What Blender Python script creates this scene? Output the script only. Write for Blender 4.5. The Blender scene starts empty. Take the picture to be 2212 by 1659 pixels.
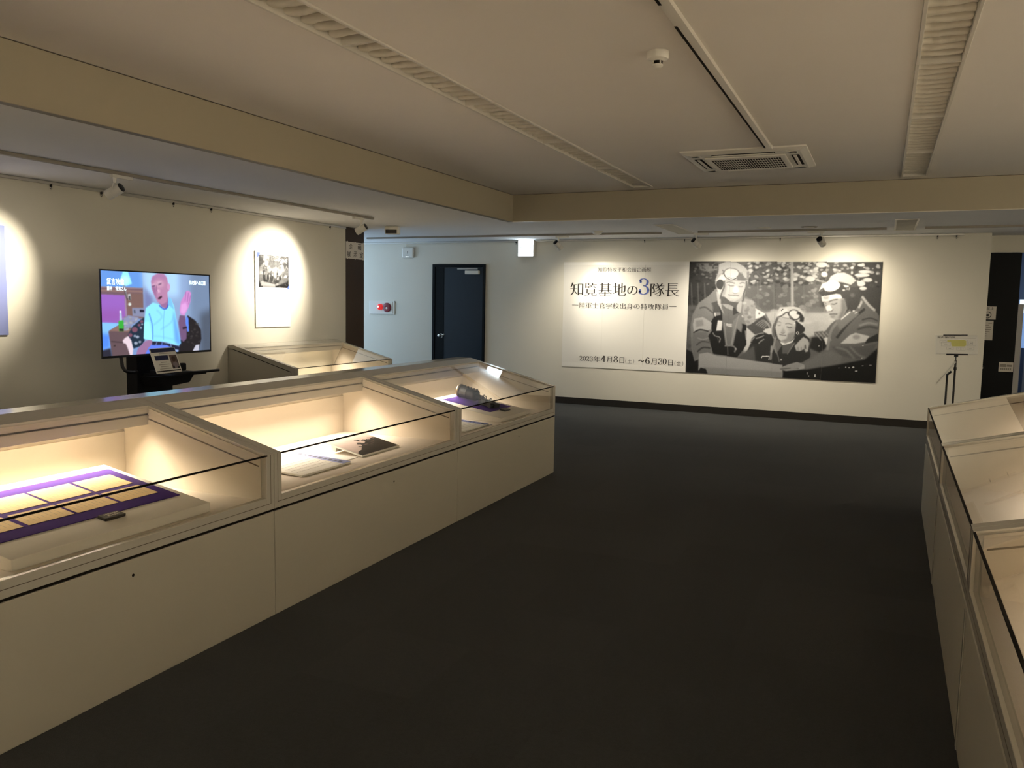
import bpy, math, random
import numpy as np
from mathutils import Vector, Matrix
R = math.radians
CORR_W, AMB_W, EXIT_E, TV_E = 46.0, 830.0, 8.0, 1.2        # lamp strengths
LAMP_W, RLAMP = 25.0, 16.0
SPOT_L, SPOT_P, SPOT_T, SPOT_F = 165.0, 225.0, 66.0, 38.0
random.seed(11)
scene = bpy.context.scene
COL = scene.collection
# ================================================================= camera, world, exposure
CAM_H = 1.45
cam_d = bpy.data.cameras.new('camera'); cam = bpy.data.objects.new('camera', cam_d); COL.objects.link(cam)
cam_d.sensor_width = 36.0; cam_d.lens = 36.0*1784.28/2212.0; cam_d.clip_start = .05; cam_d.clip_end = 60
_p, _r, _y = 0.0979904, 0.0178338, -0.4196193          # pitch down, roll, yaw of the hand-held phone
fw = Vector((math.sin(_y)*math.cos(_p), math.cos(_y)*math.cos(_p), -math.sin(_p)))
rt = Vector((math.cos(_y), -math.sin(_y), 0)); up = rt.cross(fw)
r2 = rt*math.cos(_r)+up*math.sin(_r); u2 = -rt*math.sin(_r)+up*math.cos(_r)
M = Matrix((r2, u2, -fw)).transposed().to_4x4(); M.translation = (0, 0, CAM_H)
cam.matrix_world = M
scene.camera = cam
wd = bpy.data.worlds.new('world'); scene.world = wd; wd.use_nodes = True
wd.node_tree.nodes['Background'].inputs[0].default_value = (.9, .8, .66, 1)
wd.node_tree.nodes['Background'].inputs[1].default_value = .015
vs = scene.view_settings
vs.view_transform = 'Standard'; vs.look = 'None'; vs.gamma = 1.0; vs.use_curve_mapping = False
vs.exposure = 0.0
try:
    scene.cycles.use_denoising = True
    scene.cycles.max_bounces = 7; scene.cycles.diffuse_bounces = 4; scene.cycles.glossy_bounces = 3; scene.cycles.transparent_max_bounces = 20
    scene.cycles.use_adaptive_sampling = True; scene.cycles.adaptive_threshold = .08
    scene.cycles.sample_clamp_indirect = 6.0; scene.cycles.caustics_reflective = False; scene.cycles.caustics_refractive = False
except Exception: pass
WARM = (1.0, .80, .56); WARM2 = (1.0, .91, .78); COOL = (.47, .70, 1.0)
def area(name, loc, dirv, sx, sy, watts, color, parent=None, spread=180):
    d = bpy.data.lights.new(name, 'AREA'); d.shape = 'RECTANGLE'; d.size = sx; d.size_y = sy; d.energy = watts; d.color = color; d.spread = R(spread)
    o = bpy.data.objects.new(name, d); COL.objects.link(o)
    o.parent = parent; o.location = loc
    o.rotation_euler = Vector(dirv).to_track_quat('-Z', 'Y').to_euler()
    return o
def spot(name, loc, dirv, watts, cone, blend, color, size=.03, parent=None):
    d = bpy.data.lights.new(name, 'SPOT'); d.energy = watts; d.spot_size = R(cone); d.spot_blend = blend; d.color = color; d.shadow_soft_size = size
    o = bpy.data.objects.new(name, d); COL.objects.link(o)
    o.parent = parent; o.location = loc; o.rotation_euler = Vector(dirv).to_track_quat('-Z', 'Y').to_euler()
    return o
# daylight from the corridor's window, left of the far wall, and from the hall behind the black door
area('corridor_daylight', (-9.30, 10.3, 1.35), (1, .06, -.05), 1.7, 2.0, CORR_W, COOL)
area('hall_daylight', (2.5, 13.0, 2.2), (-.3, .1, -1), 1.0, .8, 6, COOL)
# added fill spots without fixtures, out of view, bouncing ambient light off the walls
AMB = [((3.2, 1.0, 2.62), (1.6, .2, -1.0)), ((3.2, 4.2, 2.62), (1.6, .1, -1.0)), ((3.2, 7.2, 2.62), (1.6, -.2, -1.0)),
       ((-1.5, -1.6, 2.62), (-.2, -1.2, -1.0)), ((1.2, -1.6, 2.62), (.2, -1.2, -1.0)), ((-5.35, .6, 2.3), (-1.0, .1, -.8)), ((-5.35, 2.2, 2.3), (-1.0, .1, -.8))]
for k, (l, d) in enumerate(AMB): spot('fill_spot', l, d, AMB_W*(1, 1, 1, .55, .8, .1, .1)[k], 95, .8, WARM2, .05)
# ================================================================= materials
MATS = {}
def mat(name, color, rough=.6, metal=0., noise=None, bump=None, spec=.5, emit=None, coat=0.):
    if name in MATS: return MATS[name]
    m = bpy.data.materials.new(name); m.use_nodes = True; nt = m.node_tree; b = nt.nodes['Principled BSDF']
    b.inputs['Base Color'].default_value = (*color, 1); b.inputs['Roughness'].default_value = rough; b.inputs['Metallic'].default_value = metal
    b.inputs['Specular IOR Level'].default_value = spec
    if coat: b.inputs['Coat Weight'].default_value = coat; b.inputs['Coat Roughness'].default_value = .15
    tc = nt.nodes.new('ShaderNodeTexCoord')
    if noise:
        sc, amt = noise
        n = nt.nodes.new('ShaderNodeTexNoise'); n.inputs['Scale'].default_value = sc; n.inputs['Detail'].default_value = 2
        nt.links.new(tc.outputs['Object'], n.inputs['Vector'])
        r = nt.nodes.new('ShaderNodeMapRange'); r.inputs[3].default_value = 1-amt; r.inputs[4].default_value = 1+amt
        nt.links.new(n.outputs['Fac'], r.inputs[0])
        mx = nt.nodes.new('ShaderNodeVectorMath'); mx.operation = 'SCALE'; mx.inputs[0].default_value = color
        nt.links.new(r.outputs[0], mx.inputs['Scale']); nt.links.new(mx.outputs[0], b.inputs['Base Color'])
    if bump:
        sc, st = bump
        n2 = nt.nodes.new('ShaderNodeTexNoise'); n2.inputs['Scale'].default_value = sc; n2.inputs['Detail'].default_value = 3
        nt.links.new(tc.outputs['Object'], n2.inputs['Vector'])
        bp = nt.nodes.new('ShaderNodeBump'); bp.inputs['Strength'].default_value = st; bp.inputs['Distance'].default_value = .004
        nt.links.new(n2.outputs['Fac'], bp.inputs['Height']); nt.links.new(bp.outputs[0], b.inputs['Normal'])
    if emit: b.inputs['Emission Color'].default_value = (*emit[0], 1); b.inputs['Emission Strength'].default_value = emit[1]
    MATS[name] = m
    return m
mat('wall', (.72, .685, .59), .85, noise=(3, .02), spec=.2)
mat('ceiling', (.82, .775, .72), .9, noise=(2, .02), spec=.2)
mat('soffit', (.90, .89, .89), .9, noise=(2, .02), spec=.25)
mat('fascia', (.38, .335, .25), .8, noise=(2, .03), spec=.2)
mat('lip_shade', (.26, .235, .19), .6, spec=.3)  # shade on the unlit underside of the left beam, put into the colour
mat('lip', (.80, .76, .68), .3, spec=.5)
mat('case', (.48, .445, .36), .42, noise=(4, .02), spec=.45)
mat('case_top', (.50, .47, .40), .17, noise=(4, .015), spec=.5)
mat('case_in', (.64, .575, .48), .75, noise=(8, .02), spec=.2)
mat('case_cloth', (.72, .65, .56), .9, noise=(40, .03), bump=(500, .2), spec=.15)
mat('gap', (.012, .009, .006), .8, spec=.1)
mat('gap_brown', (.10, .075, .05), .7, spec=.2)
mat('carpet_kerb', (.018, .015, .012), .55, spec=.3)
mat('brown', (.045, .026, .015), .6, noise=(20, .12), spec=.3)
mat('white_plastic', (.74, .71, .64), .4, spec=.5)
mat('white_paper', (.82, .80, .74), .7, spec=.2)
mat('paper_dim', (.70, .66, .60), .7, spec=.2)
mat('banner_white', (.80, .775, .72), .6, noise=(2.5, .015), spec=.25)
mat('banner_tape', (.84, .815, .76), .3, spec=.4)
mat('ink', (.03, .026, .024), .7, spec=.2)
mat('ink_blue', (.10, .14, .42), .6, spec=.2)
mat('ink_soft', (.32, .29, .25), .7, spec=.1)
mat('blue_board', (.24, .28, .55), .6, noise=(3, .03), spec=.2)
mat('blue_strip', (.26, .30, .58), .6, spec=.2)
mat('corner_blue', (.07, .12, .60), .5, spec=.3)
mat('navy', (.012, .018, .07), .5, spec=.3)
mat('purple', (.050, .018, .16), .9, noise=(60, .15), bump=(600, .3), spec=.1)
mat('letter', (.72, .52, .27), .75, noise=(9, .16), spec=.15)
mat('board', (.72, .67, .59), .8, noise=(30, .02), spec=.2)
mat('plaque', (.035, .03, .025), .35, spec=.5)
mat('leather', (.014, .010, .008), .6, noise=(40, .35), bump=(120, .4), spec=.4)
mat('brass', (.30, .22, .12), .35, .9, noise=(30, .2))
mat('steel_dark', (.035, .032, .03), .4, .7, noise=(30, .2))
mat('chrome', (.75, .75, .75), .18, 1.)
mat('alu', (.62, .60, .56), .35, .8)
mat('black', (.008, .008, .009), .4, spec=.4)
mat('black_matt', (.006, .006, .007), .7, spec=.2)
mat('door_navy', (.008, .017, .032), .32, spec=.5)
mat('door_black', (.003, .004, .005), .5, spec=.15)
mat('red_bell', (.22, .02, .03), .35, spec=.5)
mat('red_lamp', (.7, .02, .03), .3, spec=.5, emit=((1, .05, .05), .5))
mat('red_core', (1, .7, .65), .4, emit=((1, .62, .55), 6))
mat('exit_face', (.9, .97, 1), .5, emit=((.78, .92, 1.0), EXIT_E))
mat('exit_green', (.1, .8, .7), .5, emit=((.16, .80, .78), .9))
mat('text_glow', (.9, .95, 1), .5, emit=((.75, .95, 1), 2.2))
mat('louvre', (.66, .62, .53), .7, noise=(25, .05), spec=.3)
mat('fixture', (.66, .62, .55), .4, spec=.5)
mat('trough', (.58, .54, .46), .7, spec=.2)
mat('map_yellow', (.62, .60, .20), .7, spec=.2)
mat('map_grey', (.40, .40, .38), .7, spec=.2)
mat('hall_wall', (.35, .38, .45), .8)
mat('hall_screen', (.2, .3, .5), .5, emit=((.30, .52, 1.0), .55))
mat('hall_light', (.8, .9, 1), .5, emit=((.75, .88, 1.0), 1.3))
mat('lens_dark', (.004, .004, .005), .15, spec=.6)
mat('window_glass', (.6, .7, .8), .2, emit=((.62, .80, 1.0), 1.2))

def glass_mat():
    """thin pane: clear body plus Schlick reflection at each face"""
    m = bpy.data.materials.new('pane_glass'); m.use_nodes = True; nt = m.node_tree; nt.nodes.clear()
    out = nt.nodes.new('ShaderNodeOutputMaterial'); mix = nt.nodes.new('ShaderNodeMixShader')
    tr = nt.nodes.new('ShaderNodeBsdfTransparent'); tr.inputs[0].default_value = (.985, .985, .97, 1)
    gl = nt.nodes.new('ShaderNodeBsdfGlossy'); gl.inputs['Roughness'].default_value = .0; gl.inputs[0].default_value = (1, 1, 1, 1)
    geo = nt.nodes.new('ShaderNodeNewGeometry')
    dot = nt.nodes.new('ShaderNodeVectorMath'); dot.operation = 'DOT_PRODUCT'
    nt.links.new(geo.outputs['Incoming'], dot.inputs[0]); nt.links.new(geo.outputs['Normal'], dot.inputs[1])
    def mth(op, a, b=None):
        n = nt.nodes.new('ShaderNodeMath'); n.operation = op
        for i, v in enumerate((a, b)):
            if v is None: continue
            if isinstance(v, (int, float)): n.inputs[i].default_value = v
            else: nt.links.new(v, n.inputs[i])
        return n.outputs[0]
    c = mth('ABSOLUTE', dot.outputs['Value']); p = mth('POWER', mth('SUBTRACT', 1.0, c), 5.0)
    f = mth('ADD', mth('MULTIPLY', p, .66), .035)            # low-reflection museum glass
    nt.links.new(f, mix.inputs[0]); nt.links.new(tr.outputs[0], mix.inputs[1]); nt.links.new(gl.outputs[0], mix.inputs[2]); nt.links.new(mix.outputs[0], out.inputs[0])
    MATS['glass'] = m
glass_mat()
def print_mat(name, emit=0., rough=.55, gain=1.):
    m = bpy.data.materials.new(name); m.use_nodes = True; nt = m.node_tree; b = nt.nodes['Principled BSDF']
    at = nt.nodes.new('ShaderNodeAttribute'); at.attribute_name = 'print'
    b.inputs['Roughness'].default_value = rough; b.inputs['Specular IOR Level'].default_value = .3
    if emit:
        b.inputs['Base Color'].default_value = (.02, .02, .02, 1); b.inputs['Roughness'].default_value = .25
        nt.links.new(at.outputs['Color'], b.inputs['Emission Color']); b.inputs['Emission Strength'].default_value = emit
    else:
        nt.links.new(at.outputs['Color'], b.inputs['Base Color'])
    MATS[name] = m
print_mat('print'); print_mat('screen', emit=TV_E)
def carpet_mat():
    m = bpy.data.materials.new('carpet'); m.use_nodes = True; nt = m.node_tree; b = nt.nodes['Principled BSDF']
    b.inputs['Roughness'].default_value = .95; b.inputs['Specular IOR Level'].default_value = .08
    b.inputs['Sheen Weight'].default_value = .10; b.inputs['Sheen Roughness'].default_value = .45; b.inputs['Sheen Tint'].default_value = (.8, .8, .82, 1)
    tc = nt.nodes.new('ShaderNodeTexCoord')
    def noise(scale, vec, det=2):
        n = nt.nodes.new('ShaderNodeTexNoise'); n.inputs['Scale'].default_value = scale; n.inputs['Detail'].default_value = det; nt.links.new(vec, n.inputs['Vector']); return n.outputs['Fac']
    fine = noise(420, tc.outputs['Object'], 2); mid = noise(60, tc.outputs['Object'])
    sn = nt.nodes.new('ShaderNodeVectorMath'); sn.operation = 'SNAP'; sn.inputs[1].default_value = (.5, .5, 10)   # half-metre carpet tiles
    nt.links.new(tc.outputs['Object'], sn.inputs[0])
    wn = nt.nodes.new('ShaderNodeTexWhiteNoise'); nt.links.new(sn.outputs[0], wn.inputs['Vector'])
    def mr(v, a, bb):
        r = nt.nodes.new('ShaderNodeMapRange'); r.inputs[3].default_value = a; r.inputs[4].default_value = bb; nt.links.new(v, r.inputs[0]); return r.outputs[0]
    def mul(a, bb):
        n = nt.nodes.new('ShaderNodeMath'); n.operation = 'MULTIPLY'; nt.links.new(a, n.inputs[0]); nt.links.new(bb, n.inputs[1]); return n.outputs[0]
    k = mul(mul(mr(fine, .45, 1.55), mr(mid, .85, 1.15)), mr(wn.outputs['Value'], .93, 1.07))
    v = nt.nodes.new('ShaderNodeVectorMath'); v.operation = 'SCALE'; v.inputs[0].default_value = (.046, .047, .046); nt.links.new(k, v.inputs['Scale'])
    nt.links.new(v.outputs[0], b.inputs['Base Color'])
    bp = nt.nodes.new('ShaderNodeBump'); bp.inputs['Strength'].default_value = .5; bp.inputs['Distance'].default_value = .005
    nt.links.new(fine, bp.inputs['Height']); nt.links.new(bp.outputs[0], b.inputs['Normal'])
    MATS['carpet'] = m
carpet_mat()
# ================================================================= mesh helpers
# ---------------------------------------------------------------- flat prints: a small polygon painter
class Canvas:
    """colour grid that becomes the printed colour of a flat sheet (no image file involved)"""
    def __init__(s, w, h, quad, base):
        s.w, s.h = w, h
        s.a = np.zeros((h, w, 3)); s.a[:] = col3(base)
        src = np.array(quad, float)                      # TL TR BR BL as traced
        dst = np.array([(0, 0), (w, 0), (w, h), (0, h)], float)
        A = []; b = []
        for (x, y), (X, Y) in zip(src, dst):
            A.append([x, y, 1, 0, 0, 0, -X*x, -X*y]); b.append(X)
            A.append([0, 0, 0, x, y, 1, -Y*x, -Y*y]); b.append(Y)
        s.H = np.append(np.linalg.solve(np.array(A), np.array(b)), 1).reshape(3, 3)
        s.fr = (0., 0., 1.)
        s.rng = np.random.RandomState(7)
    def frame(s, x0, y0, k): s.fr = (x0, y0, k)
    def map(s, pts):
        p = np.array(pts, float)
        p = np.stack([p[:, 0]/s.fr[2]+s.fr[0], p[:, 1]/s.fr[2]+s.fr[1], np.ones(len(p))])
        q = s.H @ p
        return (q[:2]/q[2]).T
    def mask(s, q, soft):
        m = int(3+soft*2)
        x0 = max(0, int(q[:, 0].min())-m); x1 = min(s.w, int(q[:, 0].max())+m+1)
        y0 = max(0, int(q[:, 1].min())-m); y1 = min(s.h, int(q[:, 1].max())+m+1)
        if x1 <= x0 or y1 <= y0: return None
        M = np.zeros((y1-y0, x1-x0))
        xs = np.arange(x0, x1)
        for oy in (.25, .75):
            ys = np.arange(y0, y1)+oy
            for ox in (.25, .75):
                X, Y = np.meshgrid(xs+ox, ys)
                ins = np.zeros(X.shape, bool)
                n = len(q); j = n-1
                for i in range(n):
                    (xi, yi), (xj, yj) = q[i], q[j]
                    if yi != yj:
                        c = (yi > Y) != (yj > Y)
                        ins ^= c & (X < (xj-xi)*(Y-yi)/(yj-yi)+xi)
                    j = i
                M += ins*.25
        if soft > 0: M = boxblur(M, soft)
        return M, x0, x1, y0, y1
    def poly(s, pts, c, soft=.6, a=1., smooth=False):
        if smooth: pts = spline(pts, True)
        r = s.mask(s.map(pts), soft)
        if r is None: return
        M, x0, x1, y0, y1 = r
        M = (M*a)[..., None]
        s.a[y0:y1, x0:x1] = s.a[y0:y1, x0:x1]*(1-M)+col3(c)*M
    def ell(s, x, y, rx, ry, c, soft=.6, a=1., rot=0):
        t = np.linspace(0, 2*math.pi, 22)[:-1]
        X = rx*np.cos(t); Y = ry*np.sin(t); cr, sr = math.cos(rot), math.sin(rot)
        s.poly(np.stack([x+X*cr-Y*sr, y+X*sr+Y*cr], 1), c, soft, a)
    def line(s, pts, wd, c, soft=.5, a=1., smooth=True):
        p = np.array(spline(pts, False) if smooth and len(pts) > 2 else pts, float)
        t = np.gradient(p, axis=0); t /= np.maximum(np.linalg.norm(t, axis=1), 1e-6)[:, None]
        n = np.stack([-t[:, 1], t[:, 0]], 1)*wd/2
        s.poly(np.vstack([p+n, (p-n)[::-1]]), c, soft, a)
    def blobs(s, n, box, r, cs, soft=.8, a=.8, asp=1.6):
        for i in range(n):
            x = s.rng.uniform(box[0], box[2]); y = s.rng.uniform(box[1], box[3]); k = s.rng.uniform(r[0], r[1])
            s.ell(x, y, k*asp, k, s.rng.uniform(cs[0], cs[1]), soft, a, s.rng.uniform(-.5, .5))
    def grain(s, k):
        s.a += (s.rng.rand(s.h, s.w, 1)-.5)*k
        s.a = np.clip(s.a, .01, 1)
def col3(c):
    return np.array(c if hasattr(c, '__len__') else (c, c, c), float)
def boxblur(M, r):
    k = int(round(r*.8))
    for ax in (0, 1):
        for _ in range(2):
            if k < 1: break
            P = np.pad(M, [(k, k) if i == ax else (0, 0) for i in (0, 1)], mode='edge')
            C = np.cumsum(P, axis=ax); z = np.zeros_like(np.take(C, [0], axis=ax)); C = np.concatenate([z, C], axis=ax)
            n = M.shape[ax]
            M = (np.take(C, range(2*k+1, 2*k+1+n), axis=ax)-np.take(C, range(0, n), axis=ax))/(2*k+1)
    return M
def spline(pts, closed, m=6):
    p = np.array(pts, float); n = len(p); out = []
    rng_ = range(n) if closed else range(n-1)
    for i in rng_:
        if closed: a, b, c, d = p[(i-1) % n], p[i], p[(i+1) % n], p[(i+2) % n]
        else: a, b, c, d = p[max(i-1, 0)], p[i], p[i+1], p[min(i+2, n-1)]
        for k in range(m):
            t = k/m
            out.append(.5*((2*b)+(-a+c)*t+(2*a-5*b+4*c-d)*t*t+(-a+3*b-3*c+d)*t**3))
    if not closed: out.append(p[-1])
    return np.array(out)

def paint_pilots(w, h, contrast=1.):
    c = Canvas(w, h, [(1491, 565.9), (1907.4, 562.6), (1892.1, 824.6), (1480.6, 803.9)], .40)
    P = lambda: c.frame(1470, 550, 4.9156)
    P()
    # --- wood behind
    c.poly([(60, 60), (420, 60), (400, 560), (60, 560)], .17, 6)
    c.poly([(400, 60), (1000, 60), (1000, 600), (400, 600)], .40, 8)
    c.poly([(1000, 60), (1500, 60), (1500, 620), (1000, 620)], .42, 8)
    c.poly([(1500, 60), (2160, 60), (2130, 700), (1500, 620)], .24, 8)
    c.poly([(170, 100), (400, 90), (400, 170), (300, 190), (220, 170)], .48, 3)
    c.blobs(90, (100, 90, 400, 520), (5, 16), (.08, .22), 1)
    c.blobs(26, (150, 100, 400, 330), (5, 11), (.35, .5), .8)
    c.blobs(120, (690, 70, 1480, 330), (8, 24), (.2, .42), 1)
    c.blobs(90, (690, 70, 1480, 300), (6, 18), (.7, .98), .8)
    c.blobs(80, (700, 330, 1480, 600), (8, 26), (.38, .68), 1.6)
    c.blobs(60, (1480, 70, 2130, 330), (8, 24), (.12, .3), 1)
    c.blobs(70, (1300, 70, 2130, 330), (6, 17), (.6, .92), .8)
    for x in (120, 190, 260, 990, 820, 1310): c.line([(x, 300), (x+8, 560)], 14, .5, 1.5, .5)
    c.line([(1186, 70), (1190, 535)], 30, .72, 1)
    for q in ((1500, 100, 60, 30), (1530, 200, 34, 30), (1380, 250, 50, 30), (1920, 100, 40, 16), (1960, 170, 70, 18), (1930, 205, 80, 20), (1990, 255, 50, 22), (1915, 295, 50, 30), (1940, 345, 40, 20), (1825, 125, 14, 14), (1822, 180, 11, 18), (2090, 190, 14, 8)):
        c.ell(*q, .88, 1)
    # --- field
    c.poly([(690, 560), (900, 610), (1100, 560), (1500, 600), (1600, 560), (1700, 760), (1400, 860), (700, 1100), (640, 900)], .80, 5)
    c.blobs(60, (900, 620, 1620, 800), (10, 30), (.72, .9), 2, .5, 3)
    c.poly([(1330, 560), (1560, 540), (1580, 600), (1330, 610)], .5, 4, .8)
    c.poly([(60, 540), (200, 540), (160, 1010), (60, 1060)], .36, 4)
    c.blobs(30, (60, 560, 150, 1000), (8, 20), (.25, .45), 2, .6)
    # --- left man: jacket, gear
    c.poly([(60, 1000), (180, 1060), (200, 1250), (60, 1250)], .05, 3)
    c.poly([(370, 370), (440, 330), (640, 460), (700, 440), (760, 480), (910, 620), (970, 740), (960, 800), (880, 850), (790, 840), (700, 760), (690, 960), (600, 1090), (300, 1060), (150, 1130), (120, 1000), (110, 760), (130, 640), (200, 510), (300, 440)], .50, 1.2)
    c.poly([(330, 520), (400, 500), (470, 680), (700, 740), (700, 950), (600, 1085), (350, 1050), (290, 870), (340, 800), (300, 760), (360, 660)], .075, 1.2)
    c.poly([(440, 500), (640, 500), (650, 760), (560, 960), (480, 960), (450, 760)], .42, 1.2)
    c.poly([(560, 700), (640, 620), (660, 760), (620, 980), (540, 960)], .50, 1.4)
    c.poly([(600, 780), (690, 860), (670, 1000), (600, 1080), (560, 960)], .10, 1.5)
    c.poly([(320, 520), (400, 490), (430, 610), (370, 640)], .30, 1)
    c.poly([(205, 515), (310, 450), (350, 560), (350, 640), (150, 690), (140, 640)], .52, 2)
    c.line([(205, 570), (270, 560), (350, 620)], 16, .35, 1.5)
    c.poly([(150, 680), (240, 660), (335, 720), (330, 790), (270, 810), (200, 795), (145, 820), (135, 740)], .70, 1)
    c.poly([(165, 700), (240, 690), (250, 750), (170, 770)], .52, 2, .7)
    c.line([(140, 830), (210, 795), (300, 815)], 12, .12, .8)
    c.poly([(135, 830), (280, 815), (310, 900), (330, 1000), (330, 1040), (200, 1070), (150, 1120), (120, 960)], .44, 2)
    c.line([(170, 960), (230, 920), (310, 930)], 14, .28, 1.5); c.line([(180, 1030), (240, 985), (320, 990)], 16, .22, 1.5); c.line([(180, 880), (240, 900), (300, 880)], 12, .55, 1.5)
    c.poly([(400, 695), (448, 700), (440, 805), (380, 808)], .88, .8)
    c.poly([(485, 728), (550, 730), (548, 762), (490, 755)], .82, .8); c.line([(487, 744), (549, 747)], 5, .5, .5)
    c.poly([(360, 615), (430, 612), (430, 640), (372, 652)], .5, .8); c.poly([(362, 618), (376, 616), (378, 655), (366, 655)], .9, .7)
    c.line([(345, 825), (370, 860), (410, 870), (425, 890), (415, 930)], 9, .68, .7); c.line([(395, 875), (410, 930)], 5, .4, .7)
    c.line([(470, 720), (480, 850), (495, 960)], 7, .62, .8); c.line([(620, 640), (570, 830), (540, 950)], 8, .6, .8)
    c.line([(470, 965), (540, 960), (585, 985), (575, 1030)], 16, .5, 1); c.line([(580, 990), (600, 1000)], 10, .8, .8)
    c.line([(500, 960), (505, 1060)], 8, .45, 1); c.line([(690, 800), (700, 900)], 8, .82, .8); c.line([(655, 640), (668, 660)], 14, .85, .8)
    c.poly([(790, 560), (905, 620), (890, 650), (795, 680)], .96, .8); c.ell(838, 620, 10, 8, .4, .8)
    c.poly([(680, 460), (760, 480), (800, 560), (795, 680), (760, 740), (700, 740), (660, 600)], .66, 2)
    c.blobs(20, (680, 500, 790, 720), (8, 18), (.42, .8), 1.5, .7)
    c.poly([(740, 740), (890, 640), (960, 740), (900, 830), (790, 840), (700, 760)], .30, 1.5)
    for k in range(5): c.line([(800+20*k, 740+10*k), (880+12*k, 690+12*k), (950, 740+10*k)], 8, .62, 1)
    c.poly([(880, 800), (975, 780), (975, 850), (900, 860)], .82, 1.5)
    # neck scarf, collar
    c.poly([(430, 430), (680, 450), (640, 560), (560, 590), (470, 570)], .34, 1.5)
    c.poly([(470, 500), (560, 545), (570, 560), (560, 590), (490, 570), (440, 520)], .64, 1.5)
    c.poly([(560, 560), (575, 555), (620, 610), (560, 640)], .22, 1)
    c.poly([(385, 390), (430, 410), (440, 560), (470, 640), (400, 520)], .72, 1.2)
    c.poly([(600, 540), (640, 470), (660, 500), (640, 620), (600, 590)], .72, 1.2)
    # head 1
    c.frame(1480, 555, 13.83)
    c.poly([(1020, 420), (1060, 250), (1250, 160), (1540, 165), (1780, 300), (1900, 420), (1900, 700), (1820, 1000), (1750, 1280), (1560, 1350), (1080, 1200), (1100, 960), (940, 930), (910, 700)], .66, .8, smooth=False)
    c.poly([(1020, 240), (1240, 150), (1540, 160), (1770, 290), (1880, 420), (1660, 450), (1440, 350), (1220, 400), (1140, 470), (1020, 520)], .74, 1)
    c.poly([(935, 720), (1140, 480), (1240, 690), (1060, 725)], .86, .8)
    c.ell(1060, 830, 120, 150, .20, 1.2)
    c.poly([(960, 940), (1090, 990), (1160, 860), (1120, 1000), (1090, 1180), (1000, 1080)], .82, 1)
    c.poly([(1200, 720), (1820, 720), (1830, 900), (1760, 1100), (1620, 1260), (1460, 1340), (1320, 1310), (1180, 1170), (1120, 1040)], .76, .8)       # face
    c.poly([(1180, 780), (1260, 800), (1250, 960), (1190, 1160), (1110, 1060)], .60, 2.5, .8)
    c.poly([(1440, 960), (1520, 850), (1610, 960), (1600, 1040), (1540, 1080), (1430, 1040)], .95, 2)
    c.line([(1240, 770), (1360, 750), (1500, 785)], 26, .42, 1); c.line([(1640, 790), (1720, 760), (1800, 780)], 26, .45, 1)
    c.line([(1280, 830), (1370, 860), (1470, 855)], 18, .34, 1); c.line([(1610, 870), (1680, 885), (1730, 875)], 18, .38, 1)
    c.line([(1430, 1050), (1500, 1085), (1590, 1060)], 14, .44, 1)
    c.line([(1290, 1130), (1430, 1140), (1620, 1150)], 18, .36, 1)
    c.poly([(1330, 1170), (1600, 1170), (1560, 1220), (1400, 1220)], .82, 2)
    c.line([(1390, 1290), (1500, 1330), (1600, 1260)], 16, .5, 2, .6)
    c.line([(1190, 720), (1180, 900), (1110, 1060), (1060, 1260)], 40, .34, 1.2); c.line([(1840, 720), (1830, 900), (1750, 1120), (1740, 1300)], 44, .36, 1.2)
    c.poly([(1080, 1170), (1200, 1200), (1330, 1320), (1480, 1350), (1480, 1420), (1080, 1400)], .34, 1.5)
    # goggles 1
    c.ell(1400, 500, 240, 165, .30, .8); c.ell(1400, 490, 215, 140, .84, .8); c.line([(1210, 570), (1320, 640), (1420, 650), (1540, 600)], 22, .88, .6); c.line([(1190, 560), (1300, 660), (1420, 680), (1560, 620)], 14, .28, .6)
    c.poly([(1640, 470), (1690, 480), (1760, 620), (1860, 690), (1760, 700), (1560, 690), (1560, 620)], .42, 1)
    c.poly([(1690, 480), (1790, 420), (1920, 430), (1920, 640), (1880, 660), (1780, 610)], .74, .8); c.line([(1700, 480), (1780, 620), (1880, 660), (1910, 620), (1910, 440)], 16, .30, .7); c.line([(1870, 440), (1870, 640)], 16, .3, .7)
    c.line([(1120, 400), (1170, 460), (1120, 530)], 24, .35, 1)
    # --- middle man
    c.frame(1620, 640, 13.83)
    c.poly([(20, 1400), (120, 1330), (400, 1060), (660, 1120), (700, 1240), (820, 1220), (1340, 1180), (1600, 1060), (1800, 1250), (1760, 1400), (1820, 1700), (1700, 2300), (700, 2700), (-200, 2300), (-200, 1900)], .17, 1.5)
    c.poly([(20, 1380), (60, 1240), (260, 1060), (440, 1070), (460, 1220), (300, 1420), (160, 1400)], .13, 1)
    for q in ([(120, 1180), (260, 1100), (430, 1080)], [(180, 1240), (300, 1210), (430, 1150)], [(260, 1400), (320, 1330), (430, 1260)], [(60, 1330), (80, 1260), (150, 1210)]): c.line(q, 34, .6, 1)
    c.poly([(440, 960), (640, 930), (660, 1100), (560, 1120), (480, 1060)], .86, 1.5)
    c.poly([(700, 840), (830, 620), (1330, 680), (1640, 880), (1640, 1000), (1560, 1080), (1340, 1200), (1250, 1330), (830, 1260), (700, 1100)], .28, 1)
    c.poly([(810, 640), (1000, 600), (1340, 690), (1390, 820), (1360, 1000), (1300, 1230), (1180, 1320), (1060, 1360), (940, 1330), (840, 1220), (790, 1050), (760, 900)], .80, .8)   # face
    c.poly([(1140, 1080), (1340, 1000), (1320, 1220), (1200, 1310), (1060, 1350), (920, 1310), (1100, 1230)], .50, 3, .8)
    c.poly([(1120, 900), (1380, 860), (1350, 1020), (1200, 1080)], .66, 3, .7)
    c.line([(820, 745), (880, 735), (940, 770)], 22, .55, 1.2); c.line([(1060, 800), (1160, 785), (1280, 830)], 24, .50, 1.2)
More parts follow.
